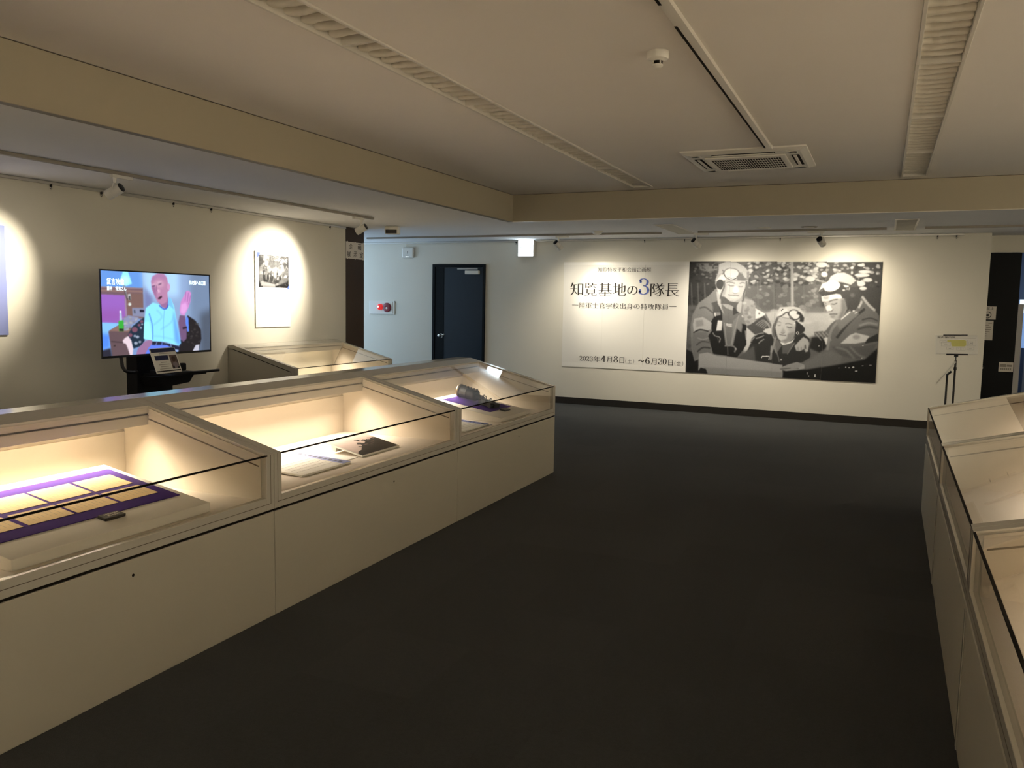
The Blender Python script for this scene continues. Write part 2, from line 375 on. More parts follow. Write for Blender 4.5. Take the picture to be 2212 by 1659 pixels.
    c.line([(830, 830), (880, 845), (930, 825)], 16, .45, 1); c.line([(1100, 880), (1190, 905), (1270, 890)], 22, .32, 1)
    c.poly([(930, 1050), (1000, 900), (1060, 1030), (1010, 1075)], .62, 2, .7); c.line([(930, 1055), (990, 1080), (1050, 1050)], 16, .42, 1)
    c.line([(880, 1105), (960, 1130), (1090, 1145)], 22, .34, 1); c.poly([(900, 1140), (1080, 1170), (1040, 1210), (930, 1190)], .78, 2)
    c.poly([(800, 500), (900, 310), (1100, 290), (1300, 270), (1500, 330), (1620, 480), (1630, 720), (1500, 740), (1320, 690), (1000, 600), (830, 620)], .86, .8)
    c.poly([(1400, 440), (1560, 500), (1630, 620), (1610, 740), (1480, 740), (1500, 640)], .22, 1)
    c.ell(1330, 530, 190, 160, .26, .8, 1, .3); c.ell(1330, 525, 160, 130, .97, .8, 1, .3)
    c.poly([(1420, 440), (1510, 450), (1540, 540), (1400, 500)], .2, .8)
    c.poly([(810, 540), (960, 380), (1110, 340), (1130, 430), (960, 540), (850, 590)], .95, .8); c.line([(820, 600), (950, 560), (1110, 450), (1200, 560), (1330, 680)], 34, .30, .8)
    c.line([(940, 410), (1000, 350)], 28, .32, .6)
    c.poly([(970, 580), (1110, 490), (1200, 600), (1100, 620)], .9, 1); c.line([(960, 600), (1180, 640)], 12, .45, .8)
    c.poly([(1390, 700), (1640, 900), (1640, 1000), (1550, 1080), (1370, 1180), (1360, 1000)], .18, 1.2)
    c.line([(1480, 740), (1600, 830), (1640, 900)], 30, .9, .8); c.line([(1330, 800), (1345, 760)], 30, .95, .6); c.ell(1430, 1070, 45, 45, .8, .6); c.ell(1430, 1070, 25, 25, .3, .6)
    c.line([(830, 620), (770, 780), (700, 960), (720, 1150), (790, 1260)], 70, .42, 1.2)
    c.poly([(820, 1230), (900, 1320), (1060, 1370), (1260, 1300), (1350, 1200), (1280, 1340), (1100, 1440), (970, 1430)], .95, .8)
    c.poly([(770, 1270), (830, 1260), (960, 1440), (830, 1640), (720, 1520)], .42, 1)
    c.poly([(970, 1440), (1280, 1360), (1380, 1340), (1120, 1680), (970, 1680)], .36, 1)
    c.line([(760, 1200), (720, 1420), (640, 1660)], 60, .6, 1); c.line([(720, 1500), (800, 1680)], 34, .6, 1); c.line([(1330, 1380), (1200, 1580), (1120, 1700)], 22, .55, 1)
    c.poly([(1340, 1460), (1420, 1360), (1600, 1180), (1740, 1260), (1780, 1380), (1740, 1620), (1660, 1640), (1640, 1540), (1500, 1610), (1390, 1600)], .72, 1)
    for q in ([(1440, 1480), (1450, 1600)], [(1540, 1480), (1540, 1600)], [(1640, 1440), (1630, 1600)]): c.line(q, 22, .5, 1.5)
    c.line([(1660, 1420), (1670, 1540)], 30, .25, 1)
    P()
    c.line([(1000, 950), (1040, 1080), (1050, 1130)], 8, .55, 1); c.line([(970, 960), (960, 1110)], 18, .62, 1)
    c.poly([(600, 1090), (780, 960), (800, 1120), (640, 1130)], .34, 3)
    c.line([(860, 1090), (870, 1072), (945, 1072), (940, 1110)], 10, .9, .6, smooth=False)
    c.ell(1070, 1105, 10, 10, .8, .8)
    # --- right man
    c.poly([(1420, 810), (1540, 800), (1600, 720), (1640, 690), (1830, 540), (1930, 420), (2060, 560), (2115, 640), (2080, 1350), (1080, 1310), (1080, 1200), (1300, 1130), (1480, 1020), (1560, 980), (1440, 900)], .42, 1.2)
    c.poly([(1400, 870), (1520, 860), (1560, 960), (1480, 1030), (1370, 980)], .12, 2)
    for k in range(4): c.line([(1425+40*k, 815), (1460+40*k, 850), (1500+34*k, 900)], 9, .66, 1)
    c.poly([(1525, 870), (1560, 865), (1590, 890), (1550, 950)], .9, 1)
    c.line([(1960, 560), (1800, 700), (1660, 870)], 26, .22, 1.5)
    c.line([(1560, 1000), (1600, 800), (1680, 690)], 30, .55, 1.5)
    c.poly([(1650, 680), (1860, 560), (1900, 620), (1700, 790), (1670, 740)], .50, 2)
    c.line([(1930, 680), (2020, 660), (2100, 690)], 14, .26, 1.5); c.line([(1900, 740), (2000, 710), (2100, 730)], 18, .60, 2); c.line([(1880, 780), (2000, 750), (2100, 770)], 16, .25, 2)
    c.poly([(1700, 930), (1800, 840), (1860, 815), (2010, 850), (1970, 910), (1860, 930)], .80, 1.5); c.ell(1870, 860, 40, 25, .62, 2)
    c.poly([(2100, 820), (2110, 900), (1960, 930), (1990, 880)], .16, 1.5)
    c.poly([(1600, 960), (1900, 960), (2090, 930), (2040, 1040), (1900, 1100), (1700, 1060)], .36, 3)
    c.line([(1650, 970), (1760, 1000), (1850, 1090)], 22, .5, 2); c.line([(1800, 960), (1880, 1040), (1960, 1080)], 20, .5, 2)
    c.poly([(1320, 1150), (1480, 1040), (1600, 1010), (1720, 1060), (1700, 1160), (1500, 1180), (1340, 1210)], .46, 3)
    c.poly([(1080, 1310), (1090, 1220), (1350, 1210), (1700, 1150), (1960, 1100), (2095, 980), (2075, 1350)], .045, 3)
    c.poly([(1050, 1200), (1130, 1160), (1240, 1130), (1320, 1160), (1320, 1200), (1240, 1215), (1120, 1225)], .66, 1)
    c.line([(1060, 1205), (1180, 1200), (1260, 1200)], 8, .35, 1)
    c.line([(1930, 430), (2000, 520), (2070, 580)], 26, .72, 1.2)
    c.frame(1750, 560, 12.96)
    c.poly([(500, 600), (590, 440), (760, 350), (960, 340), (1150, 420), (1300, 560), (1340, 740), (1430, 960), (1400, 1180), (1280, 1380), (1150, 1420), (960, 1060), (640, 880), (340, 980), (240, 920), (330, 680)], .26, 1)
    c.poly([(500, 590), (590, 440), (760, 350), (960, 340), (1150, 420), (1300, 560), (1150, 690), (930, 620), (800, 600)], .80, 1)
    c.poly([(930, 620), (1150, 690), (1310, 600), (1330, 740), (1000, 740)], .34, 1.5, .8)
    c.poly([(320, 1000), (600, 960), (900, 1060), (960, 1060), (1040, 1350), (900, 1620), (760, 1660), (620, 1620), (540, 1500), (520, 1420), (470, 1410), (420, 1280), (380, 1180), (340, 1150)], .72, .8)   # face
    c.poly([(880, 1080), (980, 1060), (1050, 1340), (900, 1620), (780, 1640), (880, 1400)], .46, 4, .8)
    c.poly([(330, 1010), (560, 970), (740, 930), (860, 950), (910, 1060), (720, 1080), (540, 1130), (350, 1150)], .94, 1)
    c.poly([(360, 1030), (540, 990), (520, 1090), (380, 1100)], .62, 2, .7)
    c.line([(530, 1160), (640, 1110), (780, 1090)], 34, .45, 1.2); c.line([(390, 1170), (460, 1210)], 22, .5, 1)
    c.line([(600, 1215), (680, 1225), (760, 1190)], 22, .34, 1); c.line([(420, 1250), (470, 1260)], 16, .4, 1)
    c.poly([(480, 1260), (560, 1240), (630, 1370), (580, 1420), (480, 1410), (440, 1330)], .95, 1.5); c.line([(520, 1425), (600, 1420), (650, 1370)], 18, .42, 1)
    c.line([(545, 1505), (640, 1500), (770, 1500)], 22, .34, 1); c.poly([(570, 1540), (720, 1530), (680, 1600), (600, 1600)], .6, 2)
    c.ell(600, 720, 250, 150, .97, 1, 1, -.15); c.poly([(240, 900), (340, 660), (420, 640), (400, 780), (330, 860)], .94, 1)
    c.line([(330, 990), (560, 930), (800, 820), (900, 700)], 46, .24, 1); c.line([(240, 920), (340, 820), (400, 800)], 40, .28, 1)
    c.poly([(930, 680), (1090, 710), (1080, 750), (980, 750)], .92, .8); c.ell(945, 830, 40, 25, .88, .8); c.ell(1040, 800, 22, 22, .8, .8); c.line([(1110, 750), (1090, 830)], 24, .85, .8)
    c.ell(1190, 970, 65, 60, .40, 2); c.line([(1360, 1330), (1430, 1200), (1450, 1130)], 60, .76, 1.2)
    c.line([(870, 1650), (1000, 1540), (1130, 1430)], 34, .95, .8); c.ell(1225, 1410, 28, 28, .95, .8); c.line([(1250, 1480), (1330, 1440)], 24, .9, .8)
    # --- the sheet they hold
    P()
    c.poly([(190, 1230), (200, 1050), (290, 1035), (390, 1070), (520, 1080), (780, 1120), (1085, 1160), (1080, 1300), (290, 1262), (260, 1210)], .66, 1)
    c.poly([(240, 1190), (1085, 1235), (1080, 1300), (290, 1262)], .56, 2)
    c.poly([(185, 1240), (215, 1195), (270, 1210), (290, 1262), (190, 1250)], .08, 1.5)
    c.poly([(1045, 1195), (1130, 1165), (1240, 1135), (1310, 1160), (1240, 1200), (1110, 1215)], .60, 1.2); c.line([(1060, 1205), (1170, 1195)], 8, .3, 1)
    c.frame(1730, 680, 11.06)
    for q in ((155, 1370, 8, 34), (195, 1435, 14, 12), (345, 1430, 16, 40), (915, 1235, 14, 8), (1080, 1220, 14, 16), (1160, 1230, 18, 14), (1260, 1220, 26, 20), (1330, 1310, 34, 14), (1480, 1185, 24, 6), (1670, 1170, 34, 8), (440, 720, 14, 10), (1490, 705, 22, 8), (1465, 1000, 10, 12)): c.ell(*q, .85, .5)
    if contrast != 1: c.a = np.clip(.5+(c.a-.5)*contrast+.18, .05, 1)
    c.grain(.05)
    return c.a

def srgb(r, g, b): return (r/255., g/255., b/255.)
def paint_screen(w, h):
    c = Canvas(w, h, [(203.4, 585), (438.5, 595), (439.5, 754), (204.5, 768)], srgb(120, 150, 200))
    c.frame(180, 560, 5.186)
    S = srgb
    c.poly([(110, 120), (595, 140), (595, 330), (110, 310)], S(100, 150, 225), 3)
    c.poly([(590, 140), (1360, 175), (1360, 1040), (590, 1040)], S(140, 165, 205), 1)
    c.poly([(590, 140), (1000, 160), (1000, 420), (620, 420)], S(175, 215, 250), 12, .9)
    c.poly([(1120, 170), (1360, 180), (1360, 1040), (1150, 1030), (1120, 600)], S(110, 130, 160), 14, .9)
    c.poly([(1230, 600), (1360, 550), (1360, 1040), (1230, 1040)], S(75, 84, 100), 12, .9)
    c.poly([(595, 300), (700, 420), (690, 520), (600, 600)], S(110, 115, 165), 8, .8)
    c.poly([(110, 310), (590, 325), (590, 650), (110, 640)], S(112, 88, 100), 1)
    c.poly([(110, 335), (590, 350), (590, 372), (110, 360)], S(140, 110, 105), 1); c.line([(110, 312), (590, 328)], 12, S(150, 120, 120), 1)
    c.poly([(380, 380), (590, 380), (590, 660), (400, 640)], S(120, 92, 88), 3)
    c.poly([(110, 390), (385, 402), (392, 650), (330, 705), (115, 700)], S(150, 98, 190), 1); c.poly([(110, 560), (390, 560), (390, 650), (330, 705), (115, 700)], S(145, 85, 165), 12, .7)
    c.line([(392, 400), (398, 640)], 14, S(160, 135, 170), 1)
    c.poly([(320, 290), (375, 130), (425, 130), (470, 275), (410, 295)], S(150, 235, 250), 1.5); c.ell(395, 240, 50, 50, S(190, 250, 255), 4)
    c.line([(365, 310), (390, 300), (405, 400), (420, 430)], 10, S(135, 140, 150), .8); c.line([(380, 330), (410, 440), (440, 430)], 7, S(60, 60, 70), .8)
    c.poly([(420, 390), (450, 385), (455, 450), (430, 460)], S(190, 195, 200), .8); c.poly([(430, 410), (448, 408), (450, 455), (434, 455)], S(60, 60, 60), .8); c.ell(440, 500, 18, 18, S(210, 220, 215), .8)
    c.poly([(465, 540), (600, 540), (600, 640), (470, 630)], S(130, 135, 165), 1); c.poly([(550, 560), (600, 562), (600, 585), (552, 585)], S(20, 20, 40), .7); c.poly([(485, 560), (500, 560), (502, 600), (487, 600)], S(70, 75, 90), .8)
    c.poly([(110, 700), (340, 712), (215, 790), (215, 985), (120, 1010)], S(130, 190, 250), 1); c.poly([(110, 820), (215, 830), (210, 980), (120, 1010)], S(75, 130, 245), 6, .9)
    c.poly([(195, 800), (330, 720), (480, 770), (420, 830), (440, 1060), (230, 1080)], S(98, 78, 84), 1); c.poly([(195, 795), (330, 722), (450, 780), (420, 805)], S(135, 105, 95), 1.5)
    c.line([(225, 910), (400, 925)], 7, S(45, 35, 40), .8); c.line([(250, 960), (272, 955)], 12, S(40, 30, 30), .8); c.poly([(120, 1010), (215, 985), (230, 1080), (120, 1090)], S(40, 40, 55), 2)
    c.poly([(308, 690), (330, 670), (360, 672), (370, 700), (366, 795), (314, 795)], S(55, 170, 60), .8); c.poly([(316, 770), (366, 770), (364, 796), (318, 796)], S(30, 40, 30), 1)
    c.poly([(325, 590), (345, 590), (352, 680), (322, 680)], S(170, 190, 215), .8); c.ell(334, 582, 12, 12, S(240, 245, 255), .7)
    c.poly([(375, 660), (420, 620), (540, 645), (520, 690), (470, 720), (400, 790), (370, 790)], S(135, 140, 175), 1); c.blobs(30, (375, 640, 520, 780), (6, 12), (.45, .75), .8, .6)
    c.poly([(410, 840), (470, 740), (600, 640), (600, 900), (560, 960), (470, 990)], S(24, 42, 62), 1.2)
    for x, y, r in ((490, 780, 34), (440, 840, 24), (540, 730, 18), (570, 690, 18)): c.ell(x, y, r, r*.9, S(120, 75, 95), 1.2)
    for x, y, r in ((520, 860, 20), (560, 760, 14), (500, 930, 22), (545, 915, 16), (575, 720, 12), (490, 850, 16)): c.ell(x, y, r, r*.8, S(150, 160, 180), 1)
    c.poly([(352, 900), (380, 870), (415, 850), (450, 900), (468, 990), (460, 1065), (430, 1065), (405, 980), (385, 935), (358, 930)], S(225, 205, 215), 1)
    c.poly([(1090, 620), (1180, 680), (1240, 780), (1245, 880), (1210, 1030), (980, 1030), (1000, 900), (1060, 800)], S(28, 24, 30), 1); c.blobs(24, (1090, 700, 1220, 960), (5, 10), (.14, .3), 1, .7)
    c.poly([(1140, 1020), (1180, 950), (1222, 945), (1212, 1020)], S(190, 190, 205), 1)
    # man
    c.poly([(500, 1060), (520, 990), (600, 910), (680, 880), (690, 960), (600, 1060)], S(150, 110, 150), 1.2)
    c.poly([(600, 1060), (640, 980), (700, 920), (900, 940), (960, 1030), (900, 1060)], S(95, 125, 235), 1.2)
    c.poly([(1000, 620), (1060, 620), (1080, 760), (1075, 880), (1040, 915), (1005, 890), (985, 700)], S(110, 82, 118), 1.5)
    c.poly([(1075, 625), (1100, 650), (1105, 800), (1085, 805), (1065, 700)], S(90, 130, 230), 1)
    c.poly([(1000, 560), (1015, 470), (1080, 350), (1110, 350), (1135, 370), (1125, 470), (1100, 540), (1055, 625), (1010, 610)], S(200, 135, 200), 1); c.poly([(1020, 500), (1075, 480), (1090, 540), (1050, 610), (1010, 590)], S(225, 165, 225), 3, .8)
    for q in ([(1065, 460), (1075, 360)], [(1090, 470), (1105, 365)], [(1105, 500), (1128, 400)]): c.line(q, 6, S(150, 95, 160), .8)
    c.poly([(1030, 755), (1080, 745), (1082, 765), (1034, 775)], S(35, 20, 40), .8)
    c.poly([(590, 880), (600, 700), (620, 540), (700, 480), (780, 500), (860, 520), (900, 430), (940, 520), (960, 640), (985, 800), (1010, 930), (980, 960), (830, 915), (690, 910), (680, 895)], S(140, 225, 248), 1)
    c.poly([(590, 880), (600, 700), (650, 690), (690, 880), (680, 895)], S(155, 240, 250), 1.5); c.line([(655, 600), (690, 740), (690, 890)], 12, S(85, 140, 225), 1.5)
    c.poly([(930, 560), (985, 800), (1010, 930), (980, 958), (940, 900), (930, 700)], S(95, 150, 240), 5, .8)
    c.line([(740, 560), (800, 640), (700, 730)], 10, S(110, 175, 235), 2, .7); c.line([(940, 600), (900, 700), (780, 780)], 10, S(110, 175, 235), 2, .7); c.line([(830, 560), (815, 700), (815, 890)], 5, S(95, 160, 225), .8); c.line([(700, 850), (800, 860), (960, 900)], 10, S(110, 180, 235), 2, .6)
    c.poly([(685, 910), (780, 915), (990, 965), (1000, 1010), (920, 990), (850, 950), (680, 950)], S(30, 32, 55), 1); c.line([(740, 912), (725, 950)], 7, S(150, 170, 230), .7); c.line([(798, 915), (790, 960)], 9, S(100, 130, 220), .7); c.line([(895, 940), (898, 975)], 7, S(170, 190, 235), .7)
    c.poly([(760, 470), (870, 420), (875, 500), (850, 550), (800, 530)], S(150, 105, 150), 1.2); c.line([(770, 510), (820, 550), (860, 535), (880, 470)], 12, S(50, 75, 190), 1); c.poly([(880, 420), (905, 440), (940, 560), (870, 500)], S(120, 190, 245), 1)
    c.poly([(683, 250), (700, 195), (760, 160), (830, 165), (865, 210), (875, 270), (895, 290), (885, 350), (865, 365), (868, 420), (850, 480), (800, 500), (750, 470), (720, 400), (690, 330)], S(180, 128, 165), 1)
    c.poly([(690, 260), (760, 200), (850, 230), (850, 180), (780, 160), (700, 195)], S(165, 118, 165), 4, .8); c.poly([(690, 300), (735, 300), (740, 420), (760, 470), (720, 400)], S(140, 92, 140), 4, .8)
    c.ell(770, 280, 60, 40, S(205, 160, 185), 5, .7); c.ell(765, 355, 18, 16, S(225, 180, 205), 3); c.ell(880, 305, 16, 38, S(200, 145, 190), 1.5)
    c.line([(695, 305), (730, 295)], 9, S(90, 60, 100), 1); c.line([(765, 285), (800, 270)], 9, S(80, 55, 90), 1); c.line([(690, 285), (725, 275)], 6, S(215, 180, 205), 1); c.line([(755, 262), (805, 245)], 6, S(215, 180, 205), 1); c.line([(745, 290), (745, 350), (760, 365)], 6, S(130, 85, 130), 1.2)
    c.poly([(757, 430), (800, 405), (805, 418), (785, 440), (765, 445)], S(45, 20, 40), .8)
    return np.clip(c.a, 0, 1)

def paint_crowd(w, h):
    c = Canvas(w, h, [(0, 0), (100, 0), (100, 70), (0, 70)], (.86, .78, .75))
    c.poly([(0, 0), (100, 0), (100, 40), (0, 30)], (.87, .79, .76), 6)
    c.poly([(0, 62), (10, 55), (22, 52), (30, 46), (36, 44), (40, 39), (52, 36), (60, 30), (70, 28), (84, 24), (100, 26), (100, 70), (0, 70)], (.05, .04, .045), .6)
    for x, y, a in ((30, 40, 10), (38, 31, 12), (50, 15, 8), (60, 22, 9), (66, 20, 7), (74, 22, 7), (82, 18, 8), (92, 20, 7)):
        c.line([(x, y), (x+a, y+5)], 3, (.12, .09, .09), .5); c.ell(x+a*.6, y+5, 3, 3.5, (.08, .06, .06), .5)
    c.blobs(26, (45, 28, 98, 45), (1.5, 4), (.04, .2), .6)
    for x, y in ((48, 38), (62, 40), (72, 33)): c.line([(x, y), (x+8, y+1)], 2, (.5, .4, .38), .5)
    c.grain(.03)
    return c.a
def paint_portrait(w, h):
    c = Canvas(w, h, [(0, 0), (40, 0), (40, 66), (0, 66)], (.42, .34, .31))
    c.poly([(24, 0), (40, 0), (40, 66), (32, 66)], (.30, .25, .22), 4)
    c.poly([(6, 66), (9, 40), (18, 33), (30, 36), (37, 46), (38, 66)], (.52, .47, .49), 1)
    c.ell(19, 20, 10, 13, (.20, .12, .08), 1); c.ell(18, 24, 7, 8, (.26, .16, .11), 1.5)
    c.poly([(4, 54), (12, 50), (14, 66), (4, 66)], (.08, .06, .07), 1); c.poly([(30, 58), (40, 56), (40, 66), (28, 66)], (.1, .08, .08), 1)
    return c.a
class MB:
    def __init__(s): s.v = []; s.f = []
    def add(s, vs, fs):
        n = len(s.v); s.v += [tuple(v) for v in vs]; s.f += [[i+n for i in f] for f in fs]; return s
    def box(s, x0, x1, y0, y1, z0, z1):
        return s.add([(x0, y0, z0), (x1, y0, z0), (x1, y1, z0), (x0, y1, z0), (x0, y0, z1), (x1, y0, z1), (x1, y1, z1), (x0, y1, z1)],
                     [(0, 3, 2, 1), (4, 5, 6, 7), (0, 1, 5, 4), (1, 2, 6, 5), (2, 3, 7, 6), (3, 0, 4, 7)])
    def prism(s, prof, x0, x1, axis='x'):
        """closed profile (a, b) extruded; axis x: (y, z) profile, axis y: (x, z), axis z: (x, y)"""
        n = len(prof)
        ar = sum(prof[i][0]*prof[(i+1) % n][1]-prof[(i+1) % n][0]*prof[i][1] for i in range(n))
        if ar < 0: prof = prof[::-1]
        f = {'x': lambda t, a, b: (t, a, b), 'y': lambda t, a, b: (a, t, b), 'z': lambda t, a, b: (a, b, t)}[axis]
        vs = [f(x0, a, b) for a, b in prof]+[f(x1, a, b) for a, b in prof]
        flip = axis == 'y'
        fs = [list(range(n))[::-1], [n+i for i in range(n)]]+[[i, (i+1) % n, n+(i+1) % n, n+i] for i in range(n)]
        if flip: fs = [q[::-1] for q in fs]
        return s.add(vs, fs)
    def cyl(s, p0, p1, r0, r1=None, n=16, caps=True):
        r1 = r0 if r1 is None else r1
        p0 = Vector(p0); p1 = Vector(p1); d = (p1-p0).normalized()
        a = d.orthogonal().normalized(); b = d.cross(a)
        vs = []
        for p, r in ((p0, r0), (p1, r1)):
            for i in range(n):
                t = 2*math.pi*i/n; vs.append(p+a*(r*math.cos(t))+b*(r*math.sin(t)))
        fs = [[i, (i+1) % n, n+(i+1) % n, n+i] for i in range(n)]
        if caps: fs += [list(range(n))[::-1], [n+i for i in range(n)]]
        return s.add(vs, fs)
    def lathe(s, c, axis, prof, n=20):
        """prof: (radius, distance along axis)"""
        c = Vector(c); d = Vector(axis).normalized(); a = d.orthogonal().normalized(); b = d.cross(a)
        vs = []
        for r, h in prof:
            for i in range(n):
                t = 2*math.pi*i/n; vs.append(c+d*h+a*(r*math.cos(t))+b*(r*math.sin(t)))
        fs = []
        for k in range(len(prof)-1):
            for i in range(n): fs.append([k*n+i, k*n+(i+1) % n, (k+1)*n+(i+1) % n, (k+1)*n+i])
        fs += [list(range(n))[::-1], [(len(prof)-1)*n+i for i in range(n)]]
        return s.add(vs, fs)
    def tube(s, pts, r, n=8):
        pts = [Vector(p) for p in pts]; rings = []
        vs = []; a = None
        for i, p in enumerate(pts):
            d = (pts[min(i+1, len(pts)-1)]-pts[max(i-1, 0)]).normalized()
            a = d.orthogonal().normalized() if a is None else (a-d*a.dot(d)).normalized()
            b = d.cross(a)
            for k in range(n):
                t = 2*math.pi*k/n; vs.append(p+a*(r*math.cos(t))+b*(r*math.sin(t)))
        fs = [[i*n+k, i*n+(k+1) % n, (i+1)*n+(k+1) % n, (i+1)*n+k] for i in range(len(pts)-1) for k in range(n)]
        fs += [list(range(n))[::-1], [(len(pts)-1)*n+k for k in range(n)]]
        return s.add(vs, fs)
    def sphere(s, c, r, n=14, m=8, sx=1, sy=1, sz=1):
        c = Vector(c); vs = [c+Vector((0, 0, -r*sz))]
        for j in range(1, m):
            t = math.pi*j/m-math.pi/2
            for i in range(n):
                p = 2*math.pi*i/n; vs.append(c+Vector((sx*r*math.cos(t)*math.cos(p), sy*r*math.cos(t)*math.sin(p), sz*r*math.sin(t))))
        vs.append(c+Vector((0, 0, r*sz))); L = len(vs)-1
        fs = [[0, 1+(i+1) % n, 1+i] for i in range(n)]
        for j in range(m-2):
            for i in range(n): fs.append([1+j*n+i, 1+j*n+(i+1) % n, 1+(j+1)*n+(i+1) % n, 1+(j+1)*n+i])
        fs += [[L, 1+(m-2)*n+i, 1+(m-2)*n+(i+1) % n] for i in range(n)]
        return s.add(vs, fs)
    def mesh(s, name):
        me = bpy.data.meshes.new(name); me.from_pydata(s.v, [], s.f); me.update(); return me
    def build(s, name, material, parent=None, bevel=0., smooth=False, loc=None):
        me = s.mesh(name); me.materials.append(MATS[material])
        o = bpy.data.objects.new(name, me); COL.objects.link(o)
        if smooth:
            for p in me.polygons: p.use_smooth = True
            try: me.set_sharp_from_angle(angle=R(40))
            except Exception: pass
        if bevel:
            b = o.modifiers.new('bevel', 'BEVEL'); b.width = bevel; b.segments = 2; b.limit_method = 'ANGLE'; b.angle_limit = R(40)
        if parent is not None: o.parent = parent
        if loc is not None: o.location = loc
        return o
def tag(o, label=None, cat=None, group=None, kind=None):
    for k, v in (('label', label), ('category', cat), ('group', group), ('kind', kind)):
        if v: o[k] = v
    return o
def thing(name, label, cat, loc=(0, 0, 0), rz=0., group=None, tilt=0.):
    o = bpy.data.objects.new(name, None); COL.objects.link(o); o.empty_display_size = .1
    o.location = loc; o.rotation_euler = (tilt, 0, rz)
    return tag(o, label, cat, group)
def struct(name, mb, material, parent=None, **k):
    o = mb.build(name, material, parent, **k)
    if parent is None: o['kind'] = 'structure'
    return o
def to_lin(a):
    a = np.asarray(a); return np.where(a <= .04045, a/12.92, ((a+.055)/1.055)**2.4)
def print_sheet(name, rgb, w, h, material, parent, loc=(0, 0, 0), rot=(0, 0, 0), linear=False):
    """flat printed sheet: grid in local x (width) and z (height), facing -y, colours in the 'print' attribute"""
    H, W = rgb.shape[:2]
    xs = np.linspace(-w/2, w/2, W); zs = np.linspace(h/2, -h/2, H)
    X, Z = np.meshgrid(xs, zs)
    V = np.stack([X, np.zeros_like(X), Z], -1).reshape(-1, 3)
    I = np.arange(W*H).reshape(H, W)
    F = np.stack([I[1:, :-1], I[1:, 1:], I[:-1, 1:], I[:-1, :-1]], -1).reshape(-1, 4)
    me = bpy.data.meshes.new(name)
    me.vertices.add(len(V)); me.vertices.foreach_set('co', V.astype(np.float32).ravel())
    me.loops.add(F.size); me.loops.foreach_set('vertex_index', F.astype(np.int32).ravel())
    me.polygons.add(len(F)); me.polygons.foreach_set('loop_start', np.arange(0, F.size, 4, dtype=np.int32))
    try: me.polygons.foreach_set('loop_total', np.full(len(F), 4, dtype=np.int32))
    except Exception: pass
    me.update(calc_edges=True)
    at = me.color_attributes.new('print', 'FLOAT_COLOR', 'POINT')
    lin = rgb if linear else to_lin(rgb)
    at.data.foreach_set('color', np.concatenate([lin, np.ones((H, W, 1))], -1).astype(np.float32).ravel())
    me.materials.append(MATS[material])
    o = bpy.data.objects.new(name, me); COL.objects.link(o); o.parent = parent; o.location = loc; o.rotation_euler = rot
    return o
# ------------------------------------------------ lettering
_font_cache = {}
def glyph(ch, thin=0., fat=0.):
    """flat outline mesh of one character in the unit em; horizontals thinned / uprights thickened (serif weight contrast)"""
    key = (ch, thin, fat)
    if key in _font_cache: return _font_cache[key]
    cu = bpy.data.curves.new('glyph', 'FONT'); cu.body = ch; cu.size = 1.; cu.resolution_u = 4
    ob = bpy.data.objects.new('glyph', cu); COL.objects.link(ob)
    dg = bpy.context.evaluated_depsgraph_get()
    me = ob.evaluated_get(dg).to_mesh()
    V = np.array([v.co[:2] for v in me.vertices], float).reshape(-1, 2)
    F = [list(p.vertices) for p in me.polygons]
    ob.evaluated_get(dg).to_mesh_clear()
    bpy.data.objects.remove(ob); bpy.data.curves.remove(cu)
    if len(V) and (thin or fat):
        G = {}; idx = np.zeros(len(V), int)                      # weld so that outlines are continuous
        for i, v in enumerate(np.round(V, 5)): idx[i] = G.setdefault(tuple(v), len(G))
        cnt = {}
        for f in F:
            g = [idx[i] for i in f]
            P = [V[i] for i in f]; ar = sum(P[i][0]*P[(i+1) % len(P)][1]-P[(i+1) % len(P)][0]*P[i][1] for i in range(len(P)))
            if ar < 0: g = g[::-1]
            for a, b in zip(g, g[1:]+g[:1]):
                if a != b: cnt[(a, b)] = cnt.get((a, b), 0)+1
        U = np.array([k for k in G])
        N = np.zeros((len(U), 2))
        for (a, b) in cnt:
            if (b, a) in cnt: continue
            e = U[b]-U[a]; L = np.hypot(*e)
            if L > 1e-7:
                n = np.array([e[1], -e[0]])/L; w = min(L, .05); N[a] += n*w; N[b] += n*w
        ln = np.maximum(np.hypot(N[:, 0], N[:, 1]), 1e-9)[:, None]; N /= ln
        U = U+np.stack([N[:, 0]*fat, -N[:, 1]*thin], 1)
        V = U[idx]
    _font_cache[key] = (V, F)
    return V, F
def nib(paths, thick, thin):
    """upright-stressed strokes -> flat mesh (for the Didone figures)"""
    V = []; F = []
    for p in paths:
        q = spline(p, False, 10) if len(p) > 2 else np.array(p, float)
        t = np.gradient(q, axis=0); t /= np.maximum(np.linalg.norm(t, axis=1), 1e-9)[:, None]
        wdt = thin+(thick-thin)*np.abs(t[:, 1])**1.6
        n = np.stack([-t[:, 1], t[:, 0]], 1)*wdt[:, None]/2
        b = len(V)
        for a, c in zip(q+n, q-n): V += [tuple(a), tuple(c)]
        F += [[b+2*i, b+2*i+1, b+2*i+3, b+2*i+2] for i in range(len(q)-1)]
    return V, F
def dot(x, y, r, n=14): return [(x+r*math.cos(2*math.pi*i/n), y+r*math.sin(2*math.pi*i/n)) for i in range(n)]
